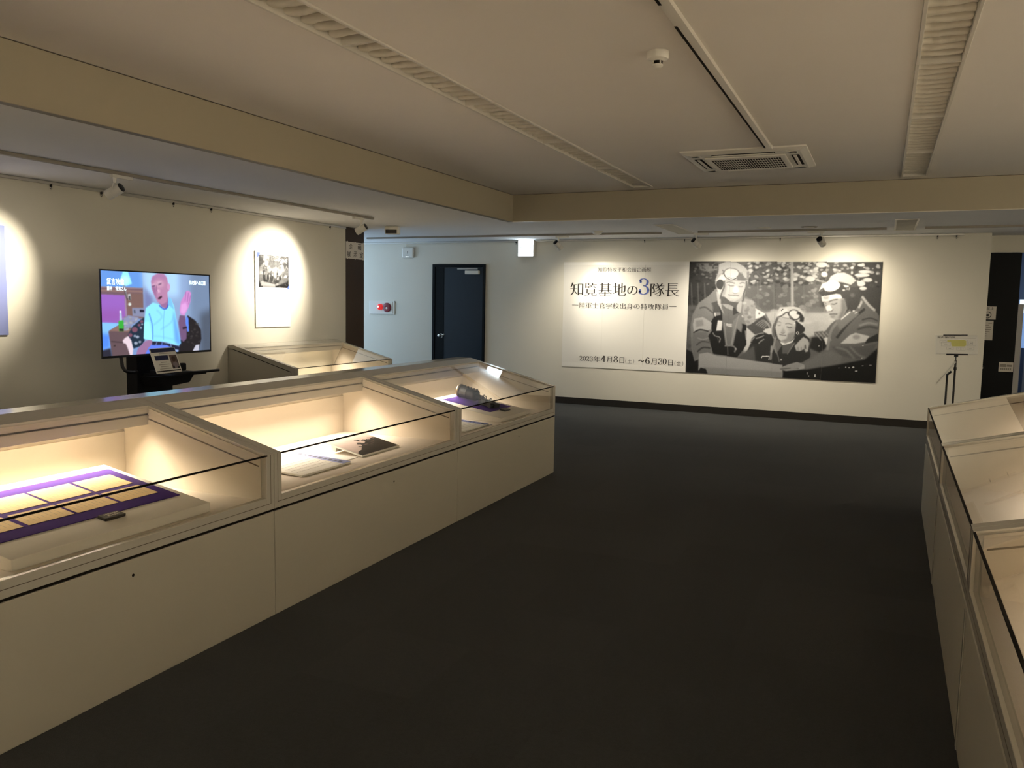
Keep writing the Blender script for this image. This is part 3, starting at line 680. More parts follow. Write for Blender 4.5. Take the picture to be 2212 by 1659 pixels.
FIG = {
 '3': ([[(.12, .80), (.22, .93), (.45, .97), (.68, .86), (.70, .70), (.58, .57), (.36, .53)], [(.36, .53), (.62, .48), (.76, .30), (.70, .12), (.48, .02), (.22, .05), (.08, .20)]], [(.17, .78, .09), (.14, .22, .10)]),
 '2': ([[(.12, .76), (.20, .92), (.44, .97), (.66, .86), (.68, .66), (.46, .40), (.12, .08)], [(.12, .06), (.40, .09), (.68, .03), (.76, .22)]], [(.17, .75, .085)]),
 '0': ([[(.42, .97), (.20, .82), (.12, .50), (.20, .18), (.42, .03)], [(.42, .03), (.64, .18), (.72, .50), (.64, .82), (.42, .97)]], []),
 '4': ([[(.54, .98), (.30, .62), (.04, .28)], [(.04, .27), (.80, .27)], [(.55, .98), (.55, .02)], [(.38, .015), (.72, .015)]], []),
 '6': ([[(.66, .88), (.46, .96), (.24, .78), (.12, .46), (.16, .18), (.42, .02)], [(.42, .02), (.66, .10), (.72, .30), (.62, .50), (.42, .57), (.20, .46)]], [(.63, .85, .08)]),
 '8': ([[(.42, .97), (.20, .86), (.18, .70), (.42, .54), (.68, .36), (.70, .16), (.42, .03)], [(.42, .97), (.62, .86), (.64, .70), (.42, .54), (.16, .36), (.12, .16), (.42, .03)]], []),
}
def fig(ch, thick=.17, thin=.035):
    p, d = FIG[ch]; V, F = nib(p, thick, thin)
    V = list(V); F = list(F)
    for x, y, r in d:
        b = len(V); c = dot(x, y, r); V += c; F.append(list(range(b, b+len(c))))
    return np.array(V), F
class Letters:
    """flat lettering; local x right, z up, facing -y"""
    def __init__(s): s.v = []; s.f = []
    def put(s, VF, x0, x1, z0, z1, keep=None):
        V, F = VF
        if len(V) == 0: return
        V = np.asarray(V, float); mn = V.min(0) if keep is None else np.array(keep[:2]); mx = V.max(0) if keep is None else np.array(keep[2:])
        k = np.array([(x1-x0)/max(mx[0]-mn[0], 1e-6), (z1-z0)/max(mx[1]-mn[1], 1e-6)])
        q = (V-mn)*k+np.array([x0, z0]); b = len(s.v)
        s.v += [(a, 0, c) for a, c in q]
        for f in F:
            P = [q[i] for i in f]; ar = sum(P[i][0]*P[(i+1) % len(P)][1]-P[(i+1) % len(P)][0]*P[i][1] for i in range(len(P)))
            s.f.append([b+i for i in (f if ar > 0 else f[::-1])])
    def row(s, text, x0, x1, z0, z1, thin=.02, fat=.006, dz=0., em=(.0, -.1, 1.0, .9)):
        """evenly spaced characters; dz: fall of the row from first to last"""
        n = len(text); st = (x1-x0)/n
        for i, ch in enumerate(text):
            if ch in ' \u3000': continue
            V, F = glyph(ch, thin, fat)
            a = x0+i*st; d = -dz*i/max(n-1, 1)
            s.put((V, F), a, a+st, z0+d, z1+d, (0, -.12, 1.0, .88))
    def bar(s, x0, x1, z0, z1):
        b = len(s.v); s.v += [(x0, 0, z0), (x1, 0, z0), (x1, 0, z1), (x0, 0, z1)]; s.f.append([b, b+1, b+2, b+3])
    def build(s, name, material, parent, loc=(0, 0, 0), rot=(0, 0, 0)):
        me = bpy.data.meshes.new(name); me.from_pydata(s.v, [], s.f); me.update(); me.materials.append(MATS[material])
        o = bpy.data.objects.new(name, me); COL.objects.link(o); o.parent = parent; o.location = loc; o.rotation_euler = rot
        return o
# ================================================================= the setting
XW = -6.27; YF = 11.278; ZS = 2.369; ZC = 2.665; XB = -3.893; YB = 8.664
XR = 5.0; YK = -3.0; XE = 1.115                       # right wall, back wall, end of the far wall
struct('floor', MB().box(-9.6, 5.2, -3.2, 15.2, -.1, 0), 'carpet')
SLOT = [(-2.447, -2.229), (.077, .295)]; YL = 8.46
m = MB(); m.box(XB, SLOT[0][0], YK, YB, ZC, ZC+.12); m.box(SLOT[0][1], SLOT[1][0], YK, YB, ZC, ZC+.12); m.box(SLOT[1][1], XR, YK, YB, ZC, ZC+.12)
for a, b in SLOT: m.box(a, b, YL, YB, ZC, ZC+.12); m.box(a, b, YK, .82, ZC, ZC+.12)
struct('ceiling', m, 'ceiling')
m = MB(); m.box(-9.6, XB-.014, YK, 15.2, ZS, ZC+.12); m.box(XB-.014, XR, YB+.014, 15.2, ZS, ZC+.12)
struct('ceiling_lower', m, 'soffit')
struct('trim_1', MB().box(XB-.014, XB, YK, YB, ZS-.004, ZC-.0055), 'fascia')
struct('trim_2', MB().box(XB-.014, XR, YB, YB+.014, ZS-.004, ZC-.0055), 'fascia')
m = MB(); m.box(XB-.014, XB-.003, YK, YB, ZC-.0055, ZC-.0006); m.box(XB-.003, XR, YB+.003, YB+.014, ZC-.0055, ZC-.0006)
struct('gap_shade', m, 'gap_brown')  # dark strip painting the shadow line between fascia and ceiling
struct('trim_3', MB().box(XB-.055, XB+.0015, YK, YB-.003, ZS-.008, ZS-.0045), 'lip_shade')
struct('trim_4', MB().box(XB+.002, XR, YB-.002, YB+.03, ZS-.009, ZS-.0045), 'lip')
wl = struct('wall_left', MB().box(XW-.30, XW, YK, 8.80, 0, ZS), 'wall')
struct('door_jamb', MB().box(XW-.30, XW+.004, 8.80, 9.20, 0, ZS), 'brown')
struct('baseboard_left', MB().box(XW, XW+.012, YK, 8.80, 0, .095), 'carpet_kerb')
struct('wall_far', MB().box(-9.6, XE, YF, YF+.15, 0, ZS), 'wall')
m = MB(); m.box(-9.6, -6.43, YF-.012, YF, 0, .095); m.box(-5.47, XE, YF-.012, YF, 0, .095)
struct('baseboard_far', m, 'carpet_kerb')
struct('wall_corridor', MB().box(-9.6, XW-.30, 9.05, 9.20, 0, ZS), 'wall')
struct('wall_corridor_end', MB().box(-9.6, -9.45, 9.2, YF, 0, ZS), 'wall')
w1 = MB().box(-9.45, -9.41, 9.35, 11.15, .25, 2.25).build('window_1', 'alu'); w1['kind'] = 'structure'
for a, b in ((9.40, 10.22), (10.28, 11.10)): MB().box(-9.41, -9.40, a, b, .30, 2.2).build('pane', 'window_glass', w1)
struct('wall_right', MB().box(XR, XR+.15, YK, 15.2, 0, ZC), 'wall')
struct('wall_back', MB().box(-9.6, XR, YK-.15, YK, 0, ZC), 'wall')
# recess with the black door and the hall beyond it
YD = 11.70
struct('wall_lintel', MB().box(XE, XR, YD, YD+.12, 2.165, ZS), 'wall')
struct('wall_recess', MB().box(2.45, XR, YD, YD+.12, 0, 2.165), 'wall')
struct('wall_return', MB().box(.98, XE-.02, YF+.15, YD, 0, ZS), 'wall')
struct('wall_hall', MB().box(.2, XR, 14.6, 14.75, 0, ZS), 'hall_wall')
struct('wall_hall_left', MB().box(.90, 1.02, YD+.12, 14.6, 0, ZS), 'hall_wall')
# ---------------- black door leaf with notices
d2 = thing('door_2', 'open black door leaf with paper notices, right of the far wall', 'door', (1.06, YD+.006, 0)); d2['kind'] = 'structure'
MB().box(0, .43, 0, .04, .005, 2.16).build('leaf', 'door_black', d2, bevel=.002)
b = MB(); b.box(.03, .11, -.055, -.03, .755, .78); b.box(.09, .11, -.055, 0, .755, .78); b.prism([(.03, .70), (.045, .70), (.11, .755), (.09, .755)], -.045, -.035, 'y')
b.build('pull_handle', 'alu', d2)
n1 = thing('paper_notice', 'white paper notice with prohibition circle, topmost on the black door', 'notice', (1.15, YD+.001, 1.43))
MB().box(-.10, .11, -.001, .001, -.08, .08).build('sheet', 'paper_dim', n1)
L = Letters(); L.row('禁止', 0.0, .085, .035, .075, .0, .004)
for k in range(24):
    t0 = 2*math.pi*k/24; t1 = 2*math.pi*(k+1)/24; b0 = len(L.v)
    L.v += [(.02+r*math.cos(t), 0, -.025+r*math.sin(t)) for r, t in ((.042, t0), (.034, t0), (.034, t1), (.042, t1))]; L.f.append([b0, b0+1, b0+2, b0+3])
L.bar(.0, .035, -.04, -.015)
L.build('lettering', 'ink', n1, (0, -.0018, 0))
n2 = thing('paper_notice', 'white paper notice with lines of print, middle one on the black door', 'notice', (1.145, YD+.001, 1.215))
MB().box(-.10, .095, -.001, .001, -.12, .12).build('sheet', 'paper_dim', n2)
L = Letters()
for k, (a, b) in enumerate(((.04, .08), (.0, .05), (.02, .07), (-.02, .075), (.01, .06), (.0, .03), (-.02, .03))): L.bar(a, b, .085-.026*k, .093-.026*k)
L.build('print_lines', 'ink_soft', n2, (0, -.0018, 0))
n3 = thing('paper_notice', 'small white notice low down by the free edge of the black door', 'notice', (1.41, YD+.001, .773))
MB().box(-.08, .075, -.001, .001, -.058, .058).build('sheet', 'paper_dim', n3)
L = Letters(); L.bar(-.07, .0, .0, .035); L.bar(.005, .06, .005, .03)
for k in range(6): L.bar(-.06+.02*k, -.047+.02*k, -.035, -.012)
L.build('print_lines', 'ink_soft', n3, (0, -.0018, 0))
o = thing('hall_display', 'blue glowing screen in the hall beyond the black door', 'screen', (1.72, 13.4, 0))
MB().box(.0, .9, 0, .05, .95, 1.62).build('panel', 'hall_screen', o); MB().box(0, .9, -.01, -.001, 1.44, 1.62).build('bright_band', 'hall_light', o); MB().box(.1, .8, .0, .3, 0, .95).build('stand', 'hall_wall', o)
o = thing('hall_board', 'narrow pale board standing in the hall beyond the black door', 'board', (1.585, 12.5, 0))
MB().box(0, .07, 0, .02, .02, 1.55).build('board', 'paper_dim', o); MB().box(-.03, .1, -.1, .12, 0, .02).build('foot', 'black', o)
# ---------------- navy door in the far wall
d1 = thing('door_1', 'dark navy steel door with chrome knob in the far wall', 'door', (-6.40, YF, 0)); d1['kind'] = 'structure'
f = MB(); f.box(0, .045, -.03, .0, 0, 2.02); f.box(.865, .905, -.03, .0, 0, 2.02); f.box(.045, .865, -.03, .0, 1.975, 2.02)
f.build('frame', 'door_black', d1, bevel=.003)
MB().box(.047, .863, -.016, -.001, .006, 1.973).build('leaf', 'door_navy', d1, bevel=.002)
MB().box(.05, .20, -.022, -.0165, .01, 1.97).build('edge_strip', 'door_black', d1)
k = MB(); k.lathe((.165, -.022, .925), (0, -1, 0), [(.032, 0), (.032, .006), (.012, .010), (.012, .035), (.026, .045), (.031, .06), (.026, .076), (.012, .082)]); k.build('knob', 'chrome', d1, smooth=True)
MB().lathe((.205, -.017, .94), (0, -1, 0), [(.014, 0), (.014, .012), (.008, .014)]).build('thumb_turn', 'chrome', d1, smooth=True)
c = MB().box(.585, .815, -.075, -.017, 1.868, 1.922).build('closer_body', 'white_plastic', d1, bevel=.006)
a = MB(); a.box(.45, .62, -.06, -.045, 1.94, 1.955); a.box(.60, .80, -.075, -.06, 1.94, 1.955); a.build('closer_arm', 'alu', d1)

# ================================================================= slanted display cases
L_ = 1.82
SL = (.957-.752)/.81
def zs(y): return .752+SL*y
def case(name, label, loc, rz, depth=.95, lamp=None, inset_side=False, joint=False):
    t = thing(name, label, 'display case', loc, rz, 'slanted glass display cases')
    L = L_-.002; x0 = .001; D = depth; e = .05
    MB().box(x0, L, 0, D, 0, .486).build('base_cabinet', 'case', t, bevel=.003)
    MB().lathe((L/2+.12, -.0005, .425), (0, 1, 0), [(.006, 0), (.006, .002)], 12).build('keyhole', 'gap', t)
    MB().box(x0+.004, L-.004, .008, D-.008, .486, .498).build('shadow_gap', 'gap', t)
    prof = [(0, .498), (0, .752), (.81, .957), (D, .957), (D, .498)]
    for a, b in ((x0, x0+e), (L-e, L)): MB().prism(prof, a, b).build('side_panel', 'case_top', t, bevel=.0015)
    for xa in (x0+e, L-e-.004):                                       # inner linings
        MB().prism([(.03, .545), (.03, .745), (.70, zs(.70)-.012), (.70, .86), (.86, .86), (.86, .545)], xa, xa+.004).build('side_lining', 'case_in', t)
    MB().box(x0+e, L-e, 0, .028, .498, .557).build('front_rail', 'case_top', t, bevel=.0015)
    MB().prism([(.705, zs(.705)), (.81, .957), (D, .957), (D, .945), (.81, .945), (.705, zs(.705)-.012)], x0+e, L-e).build('top_rail', 'case_top', t, bevel=.001)
    MB().box(x0+e, L-e, D-.03, D-.005, .498, .945).build('back_panel', 'case', t)
    MB().box(x0+e, L-e, .875, .885, .545, .94).build('back_lining', 'case_in', t)
    MB().box(x0+e+.004, L-e-.004, .858, .875, .545, .795).build('back_ledge', 'case_in', t, bevel=.002)
    MB().box(x0+e, L-e, .02, .885, .515, .545).build('deck', 'case_cloth', t)
    MB().box(x0+e, L-e, .705, .720, .893, zs(.705)-.012).build('lip_fascia', 'case_in', t)
    MB().box(x0+e, L-e, .711, .716, .885, .893).build('fascia_gap', 'gap_brown', t)
    MB().box(x0+e, L-e, .703, .720, .838, .885).build('lamp_valance', 'case_in', t, bevel=.002)
    for xa in (x0+e+.004, L-e-.0055):
        MB().prism([(.04, zs(.04)-.066), (.70, zs(.70)-.066), (.70, zs(.70)-.060), (.04, zs(.04)-.060)], xa, xa+.0015).build('lid_gap', 'gap_brown', t)
    g = .007
    MB().prism([(.004, zs(.004)-g-.006), (.704, zs(.704)-g-.006), (.704, zs(.704)-g), (.004, zs(.004)-g)], x0+e, L-e).build('top_glass', 'glass', t)
    MB().box(x0+e, L-e, .006, .012, .557, .742).build('front_glass', 'glass', t)
    MB().box(x0+e-.006, L-e+.006, -.0005, .0065, .7445, .7515).build('glass_edge', 'gap', t)
    s = MB(); q = .0022                                               # seam of the hinged front frame
    s.box(x0+e-.028, x0+e-.028+q, -.0006, .001, .528, .75); s.box(L-e+.028-q, L-e+.028, -.0006, .001, .528, .75); s.box(x0+e-.028, L-e+.028, -.0006, .001, .528-q, .528)
    s.build('frame_seam', 'gap_brown', t)
    if inset_side:                                                    # lid line round the exposed end
        r = MB(); o_ = .040; p = [(D-.01, .957-o_), (.81, .957-o_), (.055, zs(.055)-o_-.012), (.055, .505)]
        for (a, b), (c2, d) in zip(p, p[1:]):
            if abs(a-c2) < 1e-6: r.prism([(a-.004, b), (a, b), (a, d), (a-.004, d)], x0-.0008, x0+.002)
            else: r.prism([(a, b), (c2, d), (c2, d-.007), (a, b-.007)], x0-.0008, x0+.002)
        r.build('end_seam', 'gap', t)
    if joint: MB().box(x0-.016, x0+.016, -.004, -.0004, .004, .480).build('joint_strip', 'case_top', t, bevel=.001)
    if lamp:
        W, colr = lamp
        area('case_lamp', (L/2, .752, .862), (0, -.55, -1), 1.45, .03, W, colr, t, 125)
    return t
# left row: three cases, axis turned 0.66 degrees off the room
P0 = Vector((-2.522, 6.571, 0)); UL = Vector((.01149, -.99993, 0)); NL = Vector((-.99993, -.01149, 0)); ROT_L = math.atan2(-UL.y, -UL.x)
def LW(u, w, z): return P0+UL*u+NL*w+Vector((0, 0, z))
case('display_case', 'left-row display case at the far end, holding the dark cylindrical relic', LW(L_, 0, 0), ROT_L, lamp=(LAMP_W*.62, (1, .88, .72)))
case('display_case', 'middle display case of the left row, holding crowd photograph and caption board', LW(2*L_, 0, 0), ROT_L, lamp=(LAMP_W, (1, .85, .68)))
case('display_case', 'nearest display case of the left row, holding letters on purple cloth', LW(3*L_, 0, 0), ROT_L, lamp=(LAMP_W, (1, .85, .64)))
case('display_case', 'display case standing against the left wall beneath the spotlit panel', (-5.39, 6.70, 0), R(90), depth=.875, lamp=(LAMP_W*.8, (1, .88, .70)), inset_side=True)
PR = Vector((.3318, 6.64, 0)); UR = Vector((-.00843, -.99996, 0)); NR = Vector((.99996, -.00843, 0)); ROT_R = math.atan2(UR.y, UR.x)
def RW(u, w, z): return PR+UR*u+NR*w+Vector((0, 0, z))
case('display_case', 'right-row display case farthest away, beside the map stand', RW(0, 0, 0), ROT_R, lamp=(RLAMP*.5, (1, .86, .70)))
case('display_case', 'second display case from the far end in the right row', RW(L_, 0, 0), ROT_R, lamp=(RLAMP, (1, .86, .70)), joint=True)
case('display_case', 'nearest display case of the right row, cut by the picture edge', RW(2*L_, 0, 0), ROT_R, lamp=(RLAMP*2.2, (1, .82, .62)), joint=True)
# ---------------- contents of the near case
TA = .17; ta = math.atan(TA)
def wedge(name, label, uc, ulen, w0, w1, zf, mname='board'):
    t = thing(name, label, 'plinth', LW(uc, w0, .5452), ROT_L)
    d = w1-w0; h = zf-.5452
    MB().prism([(0, 0), (0, h), (d, h+TA*d), (d, 0)], -ulen/2, ulen/2).build('board', mname, t, bevel=.002)
    return t
def on_tilt(u, w, w0, zf, lift=0.): return LW(u, w, zf+TA*(w-w0)+lift)
wedge('display_plinth', 'white sloping plinth under the purple cloth of letters in the nearest case', 4.395, .885, .085, .70, .585)
def flat(name, label, cat, mname, u, w, sx, sy, th, w0, zf, lift, group=None, yaw=0.):
    o = thing(name, label, cat, on_tilt(u, w, w0, zf, lift), ROT_L+yaw, group, tilt=0)
    o.rotation_euler = (Matrix.Rotation(ROT_L+yaw, 3, 'Z') @ Matrix.Rotation(ta, 3, 'X')).to_euler()
    return o
o = flat('purple_cloth', 'deep purple cloth spread on the plinth beneath the letters', 'cloth', 'purple', 4.41, .428, 0, 0, 0, .085, .585, .0005)
MB().box(-.425, .425, -.213, .213, 0, .003).build('cloth', 'purple', o, bevel=.001)
cn = ['rightmost', 'second from the right', 'third from the right', 'leftmost']
cols = [(4.036, 4.222), (4.238, 4.424), (4.438, 4.622), (4.645, 4.80)]
for r_, (wa, wb) in enumerate(((.287, .405), (.432, .57))):
    for k, (ua, ub) in enumerate(cols):
        o = flat('letter_sheet', 'yellowed letter sheet on purple cloth, %s of the %s row' % (cn[k], ('front', 'back')[r_]), 'letter', 'letter', (ua+ub)/2, (wa+wb)/2, 0, 0, 0, .085, .585, .004, 'letters on the purple cloth', yaw=R((0, .8, -.6, .5)[k]))
        MB().box(-(ub-ua)/2, (ub-ua)/2, -(wb-wa)/2, (wb-wa)/2, 0, .0012).build('paper', 'letter', o)
        LL = Letters()
        for q in range(7):
            xx = -(ub-ua)/2+.02+q*.022
            LL.bar(xx, xx+.0015, -(wb-wa)/2+.02+.01*random.random(), (wb-wa)/2-.015)
        LL.build('writing', 'ink_soft', o, (0, 0, .0015), (R(-90), 0, 0))
def plaque(label, u, w, sx, sy, w0, zf, lines=True):
    o = flat('name_plaque', label, 'plaque', 'plaque', u, w, 0, 0, 0, w0, zf, .0005)
    MB().box(-sx/2, sx/2, -sy/2, sy/2, 0, .012).build('block', 'plaque', o, bevel=.0015)
    if lines:
        LL = Letters()
        for z_, (a, b) in ((.006, (-.03, .03)), (-.009, (-.022, .034))):
            x = a
            while x < b: LL.bar(x, x+.007, z_, z_+.009); x += .0095
        LL.build('print_lines', 'paper_dim', o, (0, 0, .0125), (R(-90), 0, 0))
plaque('small black plaque with pale print in front of the letters', 4.357, .188, .092, .044, .085, .585)
o = thing('caption_card', 'white caption card at the left end of the nearest case', 'card', LW(5.02, .10, .5452), ROT_L)
MB().box(-.10, .10, -.03, .05, 0, .010).build('card', 'white_paper', o, bevel=.001)
# ---------------- contents of the middle case
def greek(o, n, w, h, x0, x1, z, seed, mname='ink_soft'):
    LL = Letters(); rr = random.Random(seed)
    for q in range(n):
        y = h/2-(q+.5)*h/n; x = x0+rr.uniform(0, .01)
        xe = x1 if rr.random() < .8 else x0+(x1-x0)*rr.uniform(.4, .9)
        while x < xe:
            l = rr.uniform(.01, .03); LL.bar(x, min(x+l, xe), y-.0016, y+.0016); x += l+rr.uniform(.001, .006)
    return LL.build('print_lines', mname, o, (0, 0, z), (R(-90), 0, 0))
def caption(label, u0, u1, w0, w1, z0, tlt, seed):
    """foam board caption with a blue heading band at its right-hand end"""
    o = thing('caption_board', label, 'caption board', LW((u0+u1)/2, (w0+w1)/2, z0+tlt*(w1-w0)/2), ROT_L)
    o.rotation_euler = (Matrix.Rotation(ROT_L, 3, 'Z') @ Matrix.Rotation(math.atan(tlt), 3, 'X')).to_euler()
    a = (u1-u0)/2; b = (w1-w0)/2
    MB().box(-a, a, -b, b, -.010, 0).build('board', 'white_paper', o, bevel=.0008)
    MB().box(a-.072, a, -b, b, 0, .0008).build('heading_band', 'blue_strip', o)
    LL = Letters()
    for q in range(9):
        y = b-.03-q*(2*b-.05)/9
        x = -a+.03
        rr = random.Random(seed+q)
        while x < a-.10:
            l = rr.uniform(.008, .022); LL.bar(x, min(x+l, a-.095), y-.0018, y+.0018); x += l+rr.uniform(.001, .006)
    LL.build('print_lines', 'ink_soft', o, (0, 0, .0008), (R(-90), 0, 0))
    L2 = Letters()
    for q in range(9): L2.bar(a-.052, a-.026, b-.08-q*.034, b-.058-q*.034)
    L2.build('heading_print', 'navy', o, (0, 0, .0012), (R(-90), 0, 0))
    return o
caption('white caption board with blue heading band and text in the middle case', 2.795, 3.222, .168, .55, .5565, .06, 5)
ph = thing('photo_board', 'black and white crowd silhouette photograph mounted on tilted board in the middle case', 'photograph', LW(2.419, .205, .556), ROT_L)
ph.rotation_euler = (Matrix.Rotation(ROT_L, 3, 'Z') @ Matrix.Rotation(math.atan(.22), 3, 'X')).to_euler()
MB().box(-.203, .203, 0, .262, -.010, 0).build('board', 'white_paper', ph, bevel=.001)
print_sheet('photo_print', paint_crowd(150, 96), .396, .252, 'print', ph, (0, .131, .0008), (R(-90), 0, 0))
MB().box(-.18, .18, .20, .235, -.045, -.011).build('rear_prop', 'white_paper', ph)
o = thing('blank_card', 'bright blank white card lying between caption board and crowd photograph', 'card', LW(2.72, .40, .5455), ROT_L)
MB().box(-.085, .085, -.17, .20, 0, .003).build('card', 'white_paper', o)
# ---------------- contents of the far case of the left row
wedge('display_plinth', 'white sloping plinth under the cylindrical relic in the far case', .64, .58, .09, .72, .575)
o = flat('purple_cloth', 'small dark purple cloth under the cylindrical relic', 'cloth', 'purple', .615, .445, 0, 0, 0, .09, .575, .0005)
MB().box(-.20, .20, -.213, .213, 0, .003).build('cloth', 'purple', o, bevel=.001)
plaque('small black plaque beside the cylindrical relic', .61, .200, .10, .05, .09, .575, False)
rl = flat('cylindrical_relic', 'dark brown ribbed cylindrical relic with metal fittings on purple cloth', 'relic', 'leather', .62, .44, 0, 0, 0, .09, .575, .0075, yaw=R(-14))
MB().lathe((0, .20, .052), (0, -1, 0), [(.040, 0), (.052, .004), (.052, .022), (.047, .026), (.047, .085), (.049, .088), (.049, .098), (.046, .10), (.045, .16), (.047, .165), (.047, .175), (.036, .185)], 28).build('barrel', 'leather', rl, smooth=True)
MB().lathe((0, .203, .052), (0, -1, 0), [(.053, 0), (.0545, .003), (.0545, .012), (.053, .015)], 28).build('brass_rim', 'brass', rl, smooth=True)
for q in range(5): MB().box(-.012, .012, .15-.032*q, .162-.032*q, .096, .106).build('rib_lug', 'leather', rl, bevel=.002)
MB().lathe((0, .02, .045), (0, -1, 0), [(.026, 0), (.030, .01), (.022, .03), (.024, .06), (.014, .08)], 18).build('neck', 'steel_dark', rl, smooth=True)
g = MB(); g.box(-.045, .04, -.15, -.04, .005, .042); g.box(-.02, .05, -.19, -.13, .004, .034); g.box(-.055, -.02, -.12, -.07, .02, .055); g.build('gear_block', 'steel_dark', rl, bevel=.004)
MB().tube([(-.02, -.06, .042), (-.025, -.055, .068), (-.005, -.06, .078), (.012, -.07, .066), (.012, -.072, .042)], .0045).build('wire_loop', 'chrome', rl, smooth=True)
MB().tube([(.03, -.09, .042), (.035, -.10, .058), (.02, -.12, .060), (.01, -.125, .04)], .0045).build('clasp', 'alu', rl, smooth=True)
g = MB(); g.cyl((-.05, -.16, .02), (.02, -.17, .02), .018, n=14); g.build('roller', 'black', rl, smooth=True)
caption('white caption board with blue heading band in the far case', 1.10, 1.51, .112, .42, .5565, .06, 21)
# ---------------- contents of the wall case
def WC(x, y, z): return Vector((-5.39-y, 6.70+x, z))
o = thing('caption_board', 'large white text board leaning at the back of the wall-side case', 'caption board', WC(.42, .50, .5475), R(90)); o.rotation_euler = (Matrix.Rotation(R(90), 3, 'Z') @ Matrix.Rotation(R(35), 3, 'X')).to_euler()
MB().box(-.30, .30, 0, .33, 0, .008).build('board', 'white_paper', o); greek(o, 5, .5, .24, -.2, .2, .0088, 3).location.y = .18
MB().prism([(.10, -.001), (.30, -.001), (.30, -.12)], -.22, .22).build('prop', 'white_paper', o)
for k, (x, wd_, lab) in enumerate(((.40, .30, 'printed sheet lying at the left of the wall-side case floor'), (.80, .34, 'pale printed sheet lying mid-floor in the wall-side case'), (1.22, .30, 'lilac-toned printed sheet lying right of centre in the wall-side case'))):
    o = thing('printed_sheet', lab, 'document', WC(x, .26, .5455), R(90)); MB().box(-wd_/2, wd_/2, -.11, .11, 0, .012).build('sheet', 'white_paper' if k != 1 else 'paper_dim', o, bevel=.001); greek(o, 8, .3, .19, -wd_/2+.02, wd_/2-.02, .0125, 40+k, 'ink_soft' if k < 2 else 'blue_strip')
# ================================================================= banner on the far wall
bn = thing('exhibition_banner', 'large banner on the far wall, white title half beside photograph of three airmen', 'banner', (0, YF-.006, 0))
BX0, BX1, BX2, BZ0, BZ1 = -4.24, -2.430, -.043, .543, 2.047
for k, (a, b) in enumerate(((BX0, -3.645), (-3.645, -3.038), (-3.038, BX1))):
    MB().box(a+.0006, b-.0006, -.0015-.0006*(k % 2), .004, BZ0, BZ1).build('title_sheet', 'banner_white', bn)
for z0, z1 in ((2.000, BZ1-.001), (BZ0+.001, .606)): MB().box(BX0, BX1, -.0032, -.0024, z0, z1).build('edge_tape', 'banner_tape', bn)
PIL = paint_pilots(576, 362)*.84+.015
cuts = [0, 132, 274, 420, 576]; pw = BX2-BX1
for k in range(4):
    a, b = cuts[k], cuts[k+1]
    w_ = pw*(b-a)/576-.0012; xc = BX1+pw*(a+b)/2/576
    s_ = print_sheet('photo_sheet', PIL[:, a:min(b+1, 576)], w_, BZ1-BZ0, 'print', bn, (xc, -.0028-.0004*(k % 2), (BZ0+BZ1)/2-.004*k))
    MB().box(xc-w_/2, xc+w_/2, -.0018, .004, BZ0-.004*k, BZ1-.004*k).build('backing_sheet', 'black_matt', bn)
TH, FT = .022, .010
L = Letters()
for ch, b in {'知': (-4.136, -3.938, 1.572, 1.756), '覧': (-3.916, -3.731, 1.569, 1.752), '基': (-3.709, -3.511, 1.567, 1.754), '地': (-3.495, -3.305, 1.575, 1.755), 'の': (-3.288, -3.139, 1.592, 1.711), '隊': (-2.959, -2.759, 1.572, 1.753), '長': (-2.751, -2.554, 1.574, 1.755)}.items():
    L = Letters(); L.put(glyph(ch, TH, FT), *b); L.build('title_character', 'ink', bn, (0, -.0038, 0))
L = Letters(); L.put(fig('3', .19, .04), -3.126, -2.974, 1.596, 1.820); L.build('title_figure', 'ink_blue', bn, (0, -.0038, 0))
L = Letters(); L.row('知覧特攻平和会館企画展', -3.727, -2.952, 1.905, 1.973, .018, .004); L.build('heading_lettering', 'ink', bn, (0, -.0038, 0))
L = Letters(); L.row('陸軍士官学校出身の特攻隊員', -4.001, -2.690, 1.386, 1.476, TH, .008); L.bar(-4.100, -4.006, 1.431, 1.437); L.bar(-2.684, -2.586, 1.434, 1.440)
L.build('subtitle_lettering', 'ink', bn, (0, -.0038, 0))
L = Letters(); x = -3.967
for ch in '2023': L.put(fig(ch), x, x+.044, .634, .707); x += .052
L.put(glyph('年', TH, .006), -3.752, -3.658, .626, .714); L.put(fig('4'), -3.647, -3.574, .635, .725); L.put(glyph('月', TH, .006), -3.561, -3.482, .629, .715); L.put(fig('8'), -3.458, -3.391, .633, .730); L.put(glyph('日', TH, .006), -3.368, -3.302, .627, .709)
L.put(glyph('土', TH, .004), -3.252, -3.190, .632, .690)
for x_, s in ((-3.270, -1), (-3.172, 1)): L.put(nib([[(0, 0), (s*.35, .5), (0, 1)]], .12, .03), *sorted((x_, x_+s*.014)), .624, .696)
L.build('opening_date', 'ink', bn, (0, -.0038, 0)); L = Letters()
L.put(nib([[(0, .3), (.25, .75), (.5, .5), (.75, .25), (1, .7)]], .25, .22), -3.098, -3.012, .660, .688)
L.put(fig('6'), -2.997, -2.932, .634, .727); L.put(glyph('月', TH, .006), -2.917, -2.836, .628, .716); L.put(fig('3'), -2.812, -2.756, .635, .723); L.put(fig('0'), -2.750, -2.695, .635, .723); L.put(glyph('日', TH, .006), -2.672, -2.608, .629, .706)
L.put(glyph('金', TH, .004), -2.558, -2.494, .630, .692)
for x_, s in ((-2.572, -1), (-2.480, 1)): L.put(nib([[(0, 0), (s*.35, .5), (0, 1)]], .12, .03), *sorted((x_, x_+s*.014)), .622, .696)
L.build('closing_date', 'ink', bn, (0, -.0038, 0))
